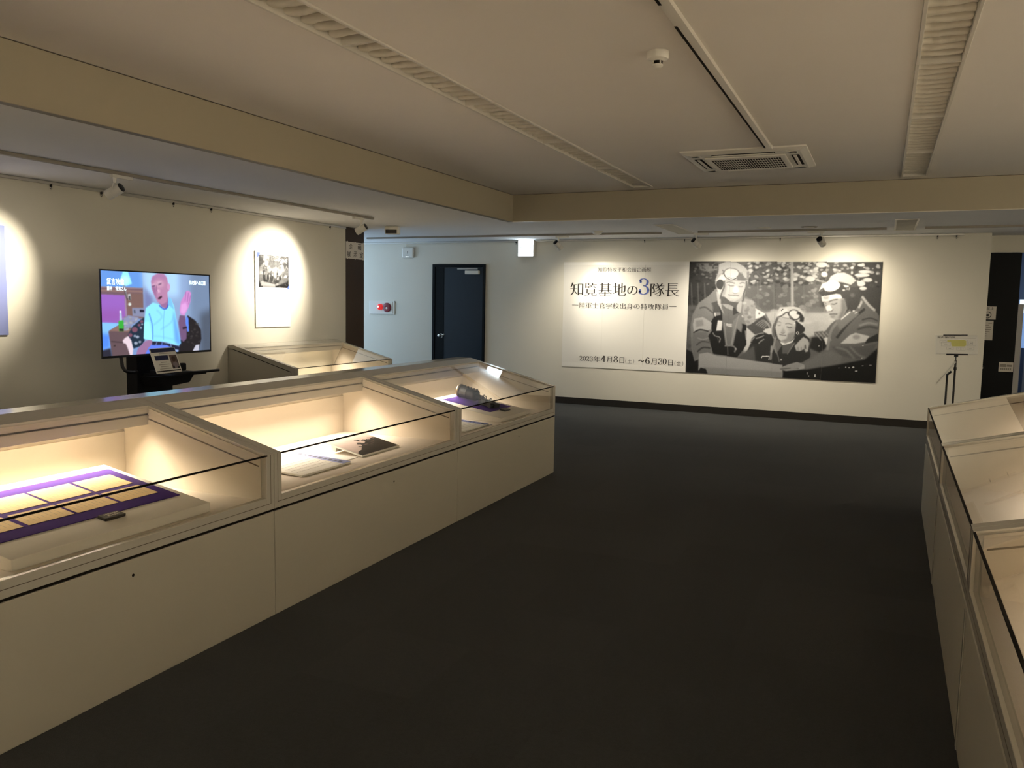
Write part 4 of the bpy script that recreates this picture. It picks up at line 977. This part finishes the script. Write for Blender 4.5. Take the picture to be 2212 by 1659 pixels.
# ================================================================= things on the far wall
o = thing('wireless_router', 'white square wireless router with cable, high on the corridor wall', 'router', (-6.842, YF-.002, 2.205))
MB().box(-.105, .105, -.04, 0, -.085, .080).build('body', 'white_plastic', o, bevel=.018); MB().box(-.006, .006, -.0412, -.04, -.02, .02).build('logo_mark', 'ink_soft', o)
MB().tube([(-.03, -.02, .080), (-.045, -.012, .10), (-.05, -.010, .128)], .004).build('cable', 'white_plastic', o); MB().box(-.03, -.018, -.0412, -.04, -.07, -.064).build('status_lamp', 'exit_face', o); MB().box(.0, .012, -.0412, -.04, -.07, -.064).build('status_lamp', 'exit_face', o)
o = thing('fire_alarm_panel', 'beige fire alarm panel with lit red lamp and call point', 'fire alarm', (-7.33, YF-.002, 1.337))
MB().box(-.24, .24, -.012, 0, -.108, .108).build('cover', 'white_plastic', o, bevel=.004); MB().box(-.225, .205, -.018, -.012, -.095, .098).build('inner_plate', 'white_plastic', o, bevel=.003)
MB().lathe((-.025, -.018, .010), (0, -1, 0), [(.052, 0), (.050, .02), (.036, .042), (.012, .052)], 20).build('lamp', 'red_lamp', o, smooth=True)
MB().sphere((-.033, -.064, .014), .014).build('lamp_glow', 'red_core', o, smooth=True)
MB().lathe((.105, -.018, .004), (0, -1, 0), [(.074, 0), (.074, .016), (.060, .022), (.026, .022), (.024, .018)], 24).build('call_point', 'red_bell', o, smooth=True); MB().lathe((.103, -.037, -.006), (0, -1, 0), [(.018, 0), (.016, .005)], 14).build('push_button', 'white_plastic', o)
mat('exit_top', (.8, .9, 1), .5, emit=((.60, .82, 1.0), 4.0))
o = thing('exit_sign', 'lit white exit sign box with pale green arrows, hanging by the far wall', 'exit sign', (-4.815, YF-.052, 2.245))
MB().box(-.122, .128, -.03, .028, -.119, .119).build('housing', 'white_plastic', o, bevel=.004); MB().box(-.117, .117, -.034, -.0302, -.114, .112).build('light_face', 'exit_face', o, bevel=.002); MB().box(-.11, .115, -.024, .02, .1191, .1205).build('top_lens', 'exit_top', o)
L = Letters()
for s, x_ in ((-1, -.068), (1, .068)):
    b0 = len(L.v); L.v += [(x_+s*.016, 0, .012), (x_, 0, .026), (x_, 0, -.002)]; L.f.append([b0, b0+1, b0+2] if s < 0 else [b0, b0+2, b0+1]); L.bar(min(x_, x_-s*.014), max(x_, x_-s*.014), .008, .016)
L.build('arrow_marks', 'exit_green', o, (0, -.0347, 0))
# picture rails
def rail(name, label, a, b, hooks):
    o = thing(name, label, 'picture rail'); a = Vector(a); b = Vector(b)
    if abs(a.y-b.y) < 1e-4:
        MB().box(a.x, b.x, a.y-.016, a.y, a.z, a.z+.024).build('rail', 'alu', o, bevel=.002)
        for x in hooks: g = MB(); g.box(x-.006, x+.006, a.y-.022, a.y-.006, a.z-.018, a.z+.004); g.tube([(x, a.y-.014, a.z-.016), (x+.008, a.y-.014, a.z-.03), (x, a.y-.014, a.z-.038), (x-.008, a.y-.014, a.z-.03)], .002, 6); g.build('hook', 'steel_dark', o)
    else:
        MB().box(a.x, a.x+.016, a.y, b.y, a.z, a.z+.024).build('rail', 'alu', o, bevel=.002)
        for y in hooks: g = MB(); g.box(a.x+.006, a.x+.022, y-.006, y+.006, a.z-.018, a.z+.004); g.tube([(a.x+.014, y, a.z-.016), (a.x+.014, y+.008, a.z-.03), (a.x+.014, y, a.z-.038), (a.x+.014, y-.008, a.z-.03)], .002, 6); g.build('hook', 'steel_dark', o)
rail('picture_rail', 'aluminium picture rail with hooks along the top of the left wall', (XW, -2.5, ZS-.026), (XW, 8.79, ZS-.026), [4.72, 5.20, 6.0, 6.49, 8.46])
rail('picture_rail', 'aluminium picture rail with hooks along the top of the far wall', (-9.4, YF, ZS-.026), (.83, YF, ZS-.026), [-5.0, -3.06, -2.51, -1.27, .545, .747])
# ================================================================= left wall: panels, sign
o = thing('exhibit_poster', 'spotlit white wall panel with small photograph and blue photo corners', 'panel', (XW+.001, 7.415, 1.55), R(90))
MB().box(-.292, .292, -.012, 0, -.418, .418).build('board', 'white_paper', o, bevel=.001)
sp = paint_pilots(120, 104)*.85
print_sheet('photo_print', sp, .50, .355, 'print', o, (.01, -.0128, .20))
L = Letters(); b0 = len(L.v); L.v += [(-.262, 0, .40), (-.262, 0, .335), (-.205, 0, .40)]; L.f.append([b0, b0+1, b0+2]); b0 = len(L.v); L.v += [(.27, 0, .005), (.27, 0, .07), (.225, 0, .005)]; L.f.append([b0, b0+1, b0+2])
L.build('photo_corner', 'corner_blue', o, (0, -.0136, 0))
o = thing('text_poster', 'pale blue wall panel with vertical text, cut by the left picture edge', 'panel', (XW+.001, 3.97, 1.552), R(90))
MB().box(-.34, .34, -.014, 0, -.423, .423).build('board', 'blue_board', o, bevel=.001)
L = Letters()
for z_, s in ((.33, 0), (.27, 1), (.21, 2), (.13, 3), (.07, 4), (-.03, 5)):
    x_ = .235
    L.bar(x_-.03, x_+.018, z_, z_+.008)
    if s % 2: L.bar(x_+.008, x_+.016, z_-.035, z_+.008)
    else: L.bar(x_-.01, x_+.022, z_-.03, z_-.022); L.bar(x_-.005, x_+.003, z_-.03, z_+.02)
L.build('text_strokes', 'ink', o, (0, -.0146, 0))
o = thing('room_sign', 'white paper room sign with black characters on the brown jamb', 'sign', (XW+.0045, 9.0, 2.082), R(90))
MB().box(-.20, .205, -.0012, 0, -.106, .106).build('sheet', 'paper_dim', o)
L = Letters(); L.put(glyph('企', .0, .018), -.13, -.055, .015, .088); L.put(glyph('画', .0, .018), .06, .135, .015, .088)
L.put(glyph('展', .0, .018), -.175, -.098, -.085, -.012); L.put(glyph('示', .0, .018), -.035, .040, -.085, -.012); L.put(glyph('室', .0, .018), .10, .178, -.085, -.012)
L.build('lettering', 'ink', o, (0, -.0018, 0))
g = MB()
for x in (-.17, 0, .18):
    for z in (-.112, .100): g.box(x-.009, x+.009, -.0024, -.0014, z, z+.012)
g.build('tape_tabs', 'white_paper', o)
# ================================================================= television on its stand
tv = thing('television_stand', 'flat television on black pedestal stand with tray, showing an elderly man talking', 'television', (-5.60, 5.19, 0), R(92))
# local: x towards the far wall, -y towards the room
MB().box(-.56, .56, .002, .045, 1.0, 1.61).build('tv_back', 'black', tv, bevel=.004); MB().box(-.60, .60, -.004, .002, .955, 1.655).build('tv_panel', 'black', tv)
fr = MB(); fr.box(-.60, .60, -.008, -.0041, 1.646, 1.655); fr.box(-.60, .60, -.008, -.0041, .955, .972); fr.box(-.60, -.592, -.008, -.0041, .972, 1.646); fr.box(.592, .60, -.008, -.0041, .972, 1.646); fr.build('bezel', 'black', tv)
print_sheet('screen', paint_screen(360, 214), 1.178, .671, 'screen', tv, (0, -.006, 1.3085))
L = Letters(); L.row('証言映像', -.535, -.365, 1.535, 1.590, .0, .012); L.row('藤井 常男さん', -.535, -.345, 1.490, 1.526, .0, .014); L.row('特攻隊への志願', .345, .545, 1.555, 1.598, .0, .014)
L.build('screen_text', 'text_glow', tv, (0, -.0066, 0))
MB().box(-.215, .175, .04, .16, .03, .99).build('column', 'black_matt', tv, bevel=.006)
MB().box(-.40, .36, -.30, .36, 0, .03).build('base_plate', 'black_matt', tv, bevel=.006)
MB().tube([(-.40, .02, .99), (-.40, .0, .88), (-.395, -.02, .85), (-.37, -.03, .835), (-.32, -.03, .83), (-.21, .05, .83)], .014, 10).build('cable_hook', 'black', tv, smooth=True)
MB().tube([(-.10, -.22, .812), (.12, -.27, .812), (.40, -.27, .812)], .012, 10).build('tray_rail', 'black', tv, smooth=True)
MB().box(-.16, .26, -.26, .05, .79, .806).build('tray', 'black_matt', tv, bevel=.003)
MB().prism([(-.15, .70), (.14, .72), (.20, .789), (-.20, .789)], -.18, .04, 'y').build('tray_bracket', 'black_matt', tv)
MB().box(.20, .28, -.02, .03, .806, .87).build('side_bracket', 'black_matt', tv, bevel=.01)
MB().box(-.14, .02, -.16, -.02, .806, .834).build('player_box', 'black', tv, bevel=.003)
cd = thing('information_card', 'white information card with navy headings propped on the television tray', 'card', (-5.345, 5.05, .8265), R(92)); cd.rotation_euler = (Matrix.Rotation(R(97), 3, 'Z') @ Matrix.Rotation(R(-20), 3, 'X')).to_euler()
MB().box(-.15, .15, 0, .006, 0, .215).build('card', 'white_paper', cd, bevel=.001)
MB().box(-.143, .143, -.0008, 0, .178, .210).build('heading_band', 'navy', cd); MB().box(-.12, .035, -.0008, 0, .110, .150).build('second_band', 'navy', cd); MB().box(-.14, .14, -.0008, 0, .012, .022).build('foot_line', 'ink', cd)
print_sheet('portrait_print', paint_portrait(48, 80), .088, .118, 'print', cd, (.093, -.001, .090))
L = Letters()
for z_, a, b in ((.163, -.06, .08), (.088, -.07, .0), (.070, -.10, .02), (.052, -.085, .0), (.034, -.10, .035)):
    x = a
    while x < b: L.bar(x, x+.008, z_, z_+.006); x += .0105
L.build('print_lines', 'ink_soft', cd, (0, -.001, 0))
# ================================================================= map stand before the far wall
ms = thing('map_stand', 'slim pole stand holding a white floor plan sheet with yellow room', 'sign stand', (.765, 10.42, 0))
bd = MB().box(-.205, .205, -.004, .0, -.118, .118).build('map_sheet', 'white_paper', ms); bd.location = (-.008, -.062, 1.074); bd.rotation_euler = (R(-30), R(-1.5), 0)
L = Letters(); L.row('館内案内図', -.188, -.010, .078, .104, -.004, .01); L.bar(-.01, .19, .079, .0805); L.build('map_title', 'ink', bd, (0, -.0048, 0))
L = Letters(); b0 = len(L.v); L.v += [(x_, 0, z_) for x_, z_ in ((-.055, .052), (-.035, .06), (.075, .06), (.095, .05), (.095, -.01), (.075, -.022), (-.04, -.022), (-.05, .0))]; L.f.append(list(range(b0+7, b0-1, -1))); L.bar(-.09, -.05, .035, .058)
L.build('map_room', 'map_yellow', bd, (0, -.0044, 0))
L = Letters()
for x0, x1, z0, z1 in ((-.165, -.10, .02, .05), (-.15, -.06, -.02, .03), (.105, .19, -.015, .06), (.12, .16, .0, .04), (-.10, -.03, -.062, -.032), (.0, .04, -.07, -.035), (.045, .085, -.07, -.035), (.10, .17, -.065, -.03)):
    for a, b, c, d in ((x0, x1, z0, z0+.0018), (x0, x1, z1-.0018, z1), (x0, x0+.0018, z0, z1), (x1-.0018, x1, z0, z1)): L.bar(a, b, c, d)
    L.bar((x0*2+x1)/3, (x0+2*x1)/3, (z0+z1)/2-.002, (z0+z1)/2+.002)
L.build('map_lines', 'map_grey', bd, (0, -.0048, 0))
MB().box(-.13, .11, -.012, .004, .114, .122).build('clip', 'black', bd); MB().box(-.10, .11, -.012, .004, -.126, -.117).build('clip', 'black', bd)
MB().cyl((0, 0, .012), (0, 0, .90), .011, n=14).build('pole', 'steel_dark', ms, smooth=True)
MB().cyl((0, 0, .90), (0, -.012, .965), .007, n=10).build('neck', 'chrome', ms); MB().lathe((0, 0, .79), (0, 0, 1), [(.014, 0), (.016, .005), (.016, .03), (.012, .035)], 14).build('collar', 'steel_dark', ms, smooth=True)
MB().box(-.02, .02, -.03, .0, .94, .965).build('plate_mount', 'black', ms)
MB().prism([(-.002, .895), (.004, .875), (-.178, .618), (-.185, .632)], -.012, .002, 'y').build('white_flap', 'white_plastic', ms)
MB().cyl((-.074, 0, .012), (-.074, 0, .72), .011, n=14).build('second_pole', 'steel_dark', ms, smooth=True)
MB().tube([(-.074, 0, .70), (-.074, -.005, .735), (-.055, -.01, .755), (-.035, -.012, .775)], .012, 10).build('clamp', 'black', ms, smooth=True)
MB().lathe((-.03, 0, 0), (0, 0, 1), [(.16, 0), (.16, .008), (.10, .013)], 28).build('base', 'steel_dark', ms, smooth=True)
# ================================================================= ceiling strip lights with paper-like louvres
def slat_mesh(seed):
    rr = random.Random(seed); W = .094; nx = 12; prof = [(.0, .026), (.003, .004), (.014, -.008), (.040, -.007), (.070, .004), (.100, .022), (.118, .036)]
    V = []
    for side in (0, 1):
        ph1, ph2 = rr.uniform(0, 6), rr.uniform(0, 6)
        rr2 = random.Random(seed*7)
        amp = [rr2.uniform(-.004, .004) for _ in range(nx+1)]
        for i in range(nx+1):
            x = -W+2*W*i/nx; e = 1-(x/W)**4
            for j, (y, z) in enumerate(prof): V.append((x, y+amp[i]*(1.6 if j < 2 else .6)+.006*math.sin(x*30+seed), z*(.55+.45*e)+amp[i]*.5+(.0012 if side else 0)))
    n = len(prof); B = (nx+1)*n; F = []
    for i in range(nx):
        for j in range(n-1):
            a = i*n+j; F.append([a, a+1, a+n+1, a+n]); F.append([B+a, B+a+n, B+a+n+1, B+a+1])
    me = bpy.data.meshes.new('louvre_slat'); me.from_pydata(V, [], F); me.update(); me.materials.append(MATS['louvre'])
    for p in me.polygons: p.use_smooth = True
    return me
SLATS = [slat_mesh(s) for s in (1, 2, 3, 4, 5)]
def fixture(label, xc, y0, y1, n=12, mesh_k=0):
    t = thing('strip_light', label, 'ceiling light', (xc, y0, ZC), 0, 'louvred strip lights in the ceiling'); l = y1-y0
    f = MB()
    f.box(-.109, -.092, .001, l-.001, -.010, .07); f.box(.092, .109, .001, l-.001, -.010, .07)
    f.build('frame', 'fixture', t, bevel=.002)
    for y in (.001, l-.009): MB().box(-.092, .092, y, y+.008, -.009, .055).build('end_bar', 'fixture', t, bevel=.001)
    MB().box(-.109, .109, .001, l-.001, .072, .085).build('reflector', 'trough', t)
    st = (l-.02)/n
    for k in range(n):
        o = bpy.data.objects.new('louvre_slat', SLATS[(k*2+mesh_k) % 5]); COL.objects.link(o); o.parent = t; o.location = (0, .012+k*st, .014); o.scale = (.97, st/.1*(.8 if k == n-1 else 1), 1)
    return t
EDG = [.83, 2.11, 3.39, 4.67, 5.95, 7.23, 8.455]
ORD = {1: 'nearest to the camera', 2: 'second from the camera', 3: 'third from the camera', 4: 'second from the far beam', 5: 'touching the far beam'}
for k in range(1, 6): fixture('louvred ceiling light in the left strip, '+ORD[k], -2.338, EDG[k], EDG[k+1], mesh_k=k)
for k in range(2, 6): fixture('louvred ceiling light in the right strip, '+{2: 'nearest to the camera', 3: 'second from the camera', 4: 'second from the far beam', 5: 'touching the far beam'}[k], .186, EDG[k], EDG[k+1], mesh_k=k+1)
m = MB()
for a, b in SLOT: m.box(a, b, .82, YL, ZC+.10, ZC+.12); 
m.box(SLOT[1][0], SLOT[1][1], .82, 3.385, ZC+.0, ZC+.1); m.box(SLOT[0][0], SLOT[0][1], .82, 2.105, ZC+.0, ZC+.1)
struct('ceiling_slot_cover', m, 'ceiling')
for xc, lab in ((-2.342, 'flush pale light panel in the lower ceiling, in line with left strip'), (.17, 'flush light panel with white frame in the lower ceiling, in line with right strip')):
    t = thing('light_panel', lab, 'ceiling light', (xc, 9.40, ZS)); l = 1.27
    f = MB(); f.box(-.112, -.094, 0, l, -.007, -.0005); f.box(.094, .112, 0, l, -.007, -.0005); f.box(-.094, .094, 0, .014, -.007, -.0005); f.box(-.094, .094, l-.014, l, -.007, -.0005); f.build('frame', 'fixture', t); MB().box(-.094, .094, .014, l-.014, -.0035, -.0005).build('diffuser', 'trough' if xc > 0 else 'louvre', t)
# ---------------- tracks and spotlights
def track(label, a, b, z, slot=False, w=.034):
    t = thing('lighting_track', label, 'lighting track', (0, 0, 0)); a = Vector(a); b = Vector(b)
    if abs(a.x-b.x) < abs(a.y-b.y):
        MB().box(a.x-w/2, a.x+w/2, a.y, b.y, z-.024, z-.0005).build('rail', 'trackgrey' if not slot else 'fixture', t, bevel=.001)
        if slot:
            for y0, y1 in ((a.y+.02, 3.36), (3.63, b.y-.05)): MB().box(a.x-w/2-.0008, a.x-w/2+.012, y0, y1, z-.0252, z-.012).build('slot', 'gap', t)
            MB().box(a.x-.03, a.x+.03, b.y-.045, b.y, z-.028, z-.0005).build('end_feed', 'white_plastic', t, bevel=.003)
    else:
        MB().box(a.x, b.x, a.y-w/2, a.y+w/2, z-.024, z-.0005).build('rail', 'trackgrey', t, bevel=.001)
    return t
mat('trackgrey', (.30, .27, .23), .5, spec=.4)
track('grey lighting track below the ceiling along the left wall', (-5.26, -2.4, 0), (-5.26, 7.90, 0), ZS)
track('lighting track near the far wall above the exit sign and banner title', (-7.0, 10.36, 0), (-2.60, 10.36, 0), ZS)
track('lighting track near the far wall above the airmen photograph', (-2.14, 10.34, 0), (-.02, 10.34, 0), ZS)
track('short lighting track near the far wall above the map stand', (.37, 10.30, 0), (1.45, 10.30, 0), ZS)
track('white lighting track with dark slot on the high ceiling, ending at the air conditioner', (-.862, .5, 0), (-.862, 6.62, 0), ZC, True, .05)
def spotlight(label, loc, adir, aim, watts, cone, colr, blend=.6, spill=0.):
    """adapter runs along adir; head aims at point aim"""
    t = thing('track_spotlight', label, 'spotlight', loc, 0, 'track spotlights')
    ax = Vector(adir)
    A = MB(); c = Vector((0, 0, -.036))
    q = ax*.075
    A.box(min(-q.x, q.x)-.017, max(-q.x, q.x)+.017, min(-q.y, q.y)-.017, max(-q.y, q.y)+.017, -.048, -.0245); A.build('adapter', 'white_plastic', t, bevel=.002)
    s = ax*-.060
    MB().cyl(s+Vector((0, 0, -.048)), s+Vector((0, 0, -.085)), .015, .011, 12).build('swivel', 'white_plastic', t, smooth=True)
    piv = s+Vector((0, 0, -.145))
    d = (Vector(aim)-(Vector(loc)+piv)).normalized()
    side = d.cross(Vector((0, 0, 1))).normalized()
    for k in (-1, 1): MB().tube([s+Vector((0, 0, -.085)), s+side*(k*.024)+Vector((0, 0, -.095)), piv+side*(k*.042)+Vector((0, 0, .02)), piv+side*(k*.042)], .004, 6).build('yoke_arm', 'white_plastic', t, smooth=True)
    MB().lathe(piv-d*.055, d, [(.024, 0), (.038, .004), (.039, .07), (.036, .072), (.036, .078), (.039, .080), (.039, .122), (.034, .122), (.033, .106)], 20).build('head', 'white_plastic', t, smooth=True)
    MB().lathe(piv-d*.062, d, [(.030, 0), (.034, .003), (.034, .010)], 20).build('rear_cap', 'steel_dark', t, smooth=True)
    MB().lathe(piv+d*.050, d, [(.031, 0), (.031, .002)], 20).build('lens', 'lens_warm', t)
    spot('spot_beam', piv+d*.072, d, watts, cone, blend, colr, .028, t)
    if spill: spot('spot_spill', piv+d*.072, d+Vector((0, 0, -.75)), spill, 140, 1.0, colr, .028, t)
    return t
mat('lens_warm', (.9, .85, .7), .3, emit=((1, .84, .6), 3.0))
spotlight('white track spotlight left of the television, aimed at the blue panel', (-5.26, 4.55, ZS), (0, 1, 0), (XW, 4.10, 1.62), SPOT_L, 56, (1, .90, .72), 1.0, 7)
spotlight('white track spotlight at the end of the left track, aimed at the photo panel', (-5.26, 7.62, ZS), (0, -1, 0), (XW, 7.42, 1.66), SPOT_P, 74, (1, .91, .76), 1.0, 14)
spotlight('grey track spotlight beside the exit sign, aimed at the banner title', (-3.93, 10.36, ZS), (1, 0, 0), (-3.50, YF, 1.42), SPOT_T, 66, (1, .91, .74), 1.0, 64)
spotlight('track spotlight left above the airmen photograph, turned right', (-2.10, 10.34, ZS), (1, 0, 0), (-1.45, YF, 1.35), SPOT_F, 74, (1, .90, .74), 1.0, 110)
spotlight('track spotlight right above the airmen photograph, pointing straight at it', (-.77, 10.34, ZS), (-1, 0, 0), (-.40, YF, 1.75), SPOT_F*1.1, 66, (1, .89, .70), 1.0, 62)
# ---------------- detectors, discs, projector
def detector(label, loc, r, big):
    t = thing('smoke_detector', label, 'smoke detector', loc)
    if big:
        MB().lathe((0, 0, -.0005), (0, 0, -1), [(r, 0), (r, .030), (r*.94, .036), (r*.6, .042), (r*.55, .045)], 28).build('base', 'white_plastic', t, smooth=True)
        MB().lathe((0, 0, -.045), (0, 0, -1), [(r*.46, 0), (r*.46, .016)], 20).build('sensing_chamber', 'gap', t); MB().lathe((0, 0, -.061), (0, 0, -1), [(r*.5, 0), (r*.5, .006), (r*.35, .014), (r*.1, .016)], 24).build('cap', 'white_plastic', t, smooth=True)
        g = MB()
        for k in range(4): a_ = R(45+90*k); g.cyl((r*.48*math.cos(a_), r*.48*math.sin(a_), -.042), (r*.48*math.cos(a_), r*.48*math.sin(a_), -.064), .004, n=6)
        g.build('ribs', 'white_plastic', t)
    else:
        MB().lathe((0, 0, -.0005), (0, 0, -1), [(r, 0), (r, .006), (r*.86, .014), (r*.8, .032), (r*.45, .046), (r*.2, .048)], 28).build('dome', 'white_plastic', t, smooth=True); MB().lathe((0, 0, -.0004), (0, 0, -1), [(r*1.08, 0), (r*1.08, .004)], 28).build('base_plate', 'white_plastic', t)
    return t
detector('white smoke detector with dark sensing slots on the high ceiling', (-1.060, 4.03, ZC), .052, True)
detector('domed heat detector on the lower ceiling beside the far track', (-3.345, 10.05, ZS), .070, False)
for x, lab in ((-1.335, 'flat white disc on the lower ceiling, left of two near the far track'), (-.825, 'flat grey disc on the lower ceiling, right of two near the far track')):
    t = thing('ceiling_disc', lab, 'ceiling disc', (x, 10.055, ZS)); MB().lathe((0, 0, -.0005), (0, 0, -1), [(.095, 0), (.095, .004), (.080, .008), (.070, .009)], 32).build('plate', 'white_plastic' if x < -1 else 'trackgrey', t, smooth=True); MB().lathe((0, 0, -.0095), (0, 0, -1), [(.06, 0), (.055, .003)], 28).build('centre', 'fixture', t, smooth=True)
o = thing('ceiling_sensor', 'white ceiling sensor box with black front on the lower ceiling', 'sensor', (-5.62, 8.86, ZS), R(18))
MB().box(-.085, .085, -.04, .10, -.098, -.0005).build('housing', 'white_plastic', o, bevel=.014); MB().prism([(-.0405, -.092), (-.0405, -.046), (-.046, -.048), (-.046, -.090)], -.070, .070).build('black_window', 'lens_dark', o); MB().box(-.085, .085, -.052, -.038, -.046, -.036).build('brow', 'white_plastic', o, bevel=.003)
# ---------------- ceiling cassette air conditioner
ac = thing('air_conditioner', 'white square ceiling cassette air conditioner with grille', 'air conditioner', (-1.07, 7.115, ZC))
h = .475
f = MB()
f.add([(-h, -h, -.0005), (h, -h, -.0005), (h, h, -.0005), (-h, h, -.0005), (-h, -h, -.012), (h, -h, -.012), (h, h, -.012), (-h, h, -.012), (-h+.05, -h+.05, -.030), (h-.05, -h+.05, -.030), (h-.05, h-.05, -.030), (-h+.05, h-.05, -.030)],
      [(0, 1, 2, 3), (0, 4, 5, 1), (1, 5, 6, 2), (2, 6, 7, 3), (3, 7, 4, 0), (4, 8, 9, 5), (5, 9, 10, 6), (6, 10, 11, 7), (7, 11, 8, 4), (8, 11, 10, 9)])
f.build('frame_panel', 'white_plastic', ac)
MB().box(-.31, .31, -.31, .31, -.044, -.0302).build('centre_panel', 'white_plastic', ac, bevel=.006)
MB().box(-.27, .27, -.25, .25, -.0455, -.0441).build('grille_shadow', 'gap', ac)
g = MB()
for k in range(28): x = -.27+.54*k/27; g.box(x-.0016, x+.0016, -.25, .25, -.0472, -.0456)
for k in range(6): y = -.25+.5*k/5; g.box(-.27, .27, y-.004, y+.004, -.0472, -.0456)
g.build('grille', 'white_plastic', ac)
for k in range(4):
    a_ = Matrix.Rotation(R(90*k), 3, 'Z')
    def rb(x0, x1, y0, y1, z0, z1):
        mb = MB().box(x0, x1, y0, y1, z0, z1); mb.v = [tuple(a_ @ Vector(v)) for v in mb.v]; return mb
    rb(-.24, .24, -.405, -.345, -.0315, -.0302).build('air_slot', 'gap', ac); rb(-.235, .235, -.385, -.362, -.040, -.0316).build('air_vane', 'white_plastic', ac, bevel=.003)
    for s in (-1, 1): rb(s*.36-.04, s*.36+.04, -.405, -.345, -.033, -.0302).build('corner_cover', 'white_plastic', ac, bevel=.002)
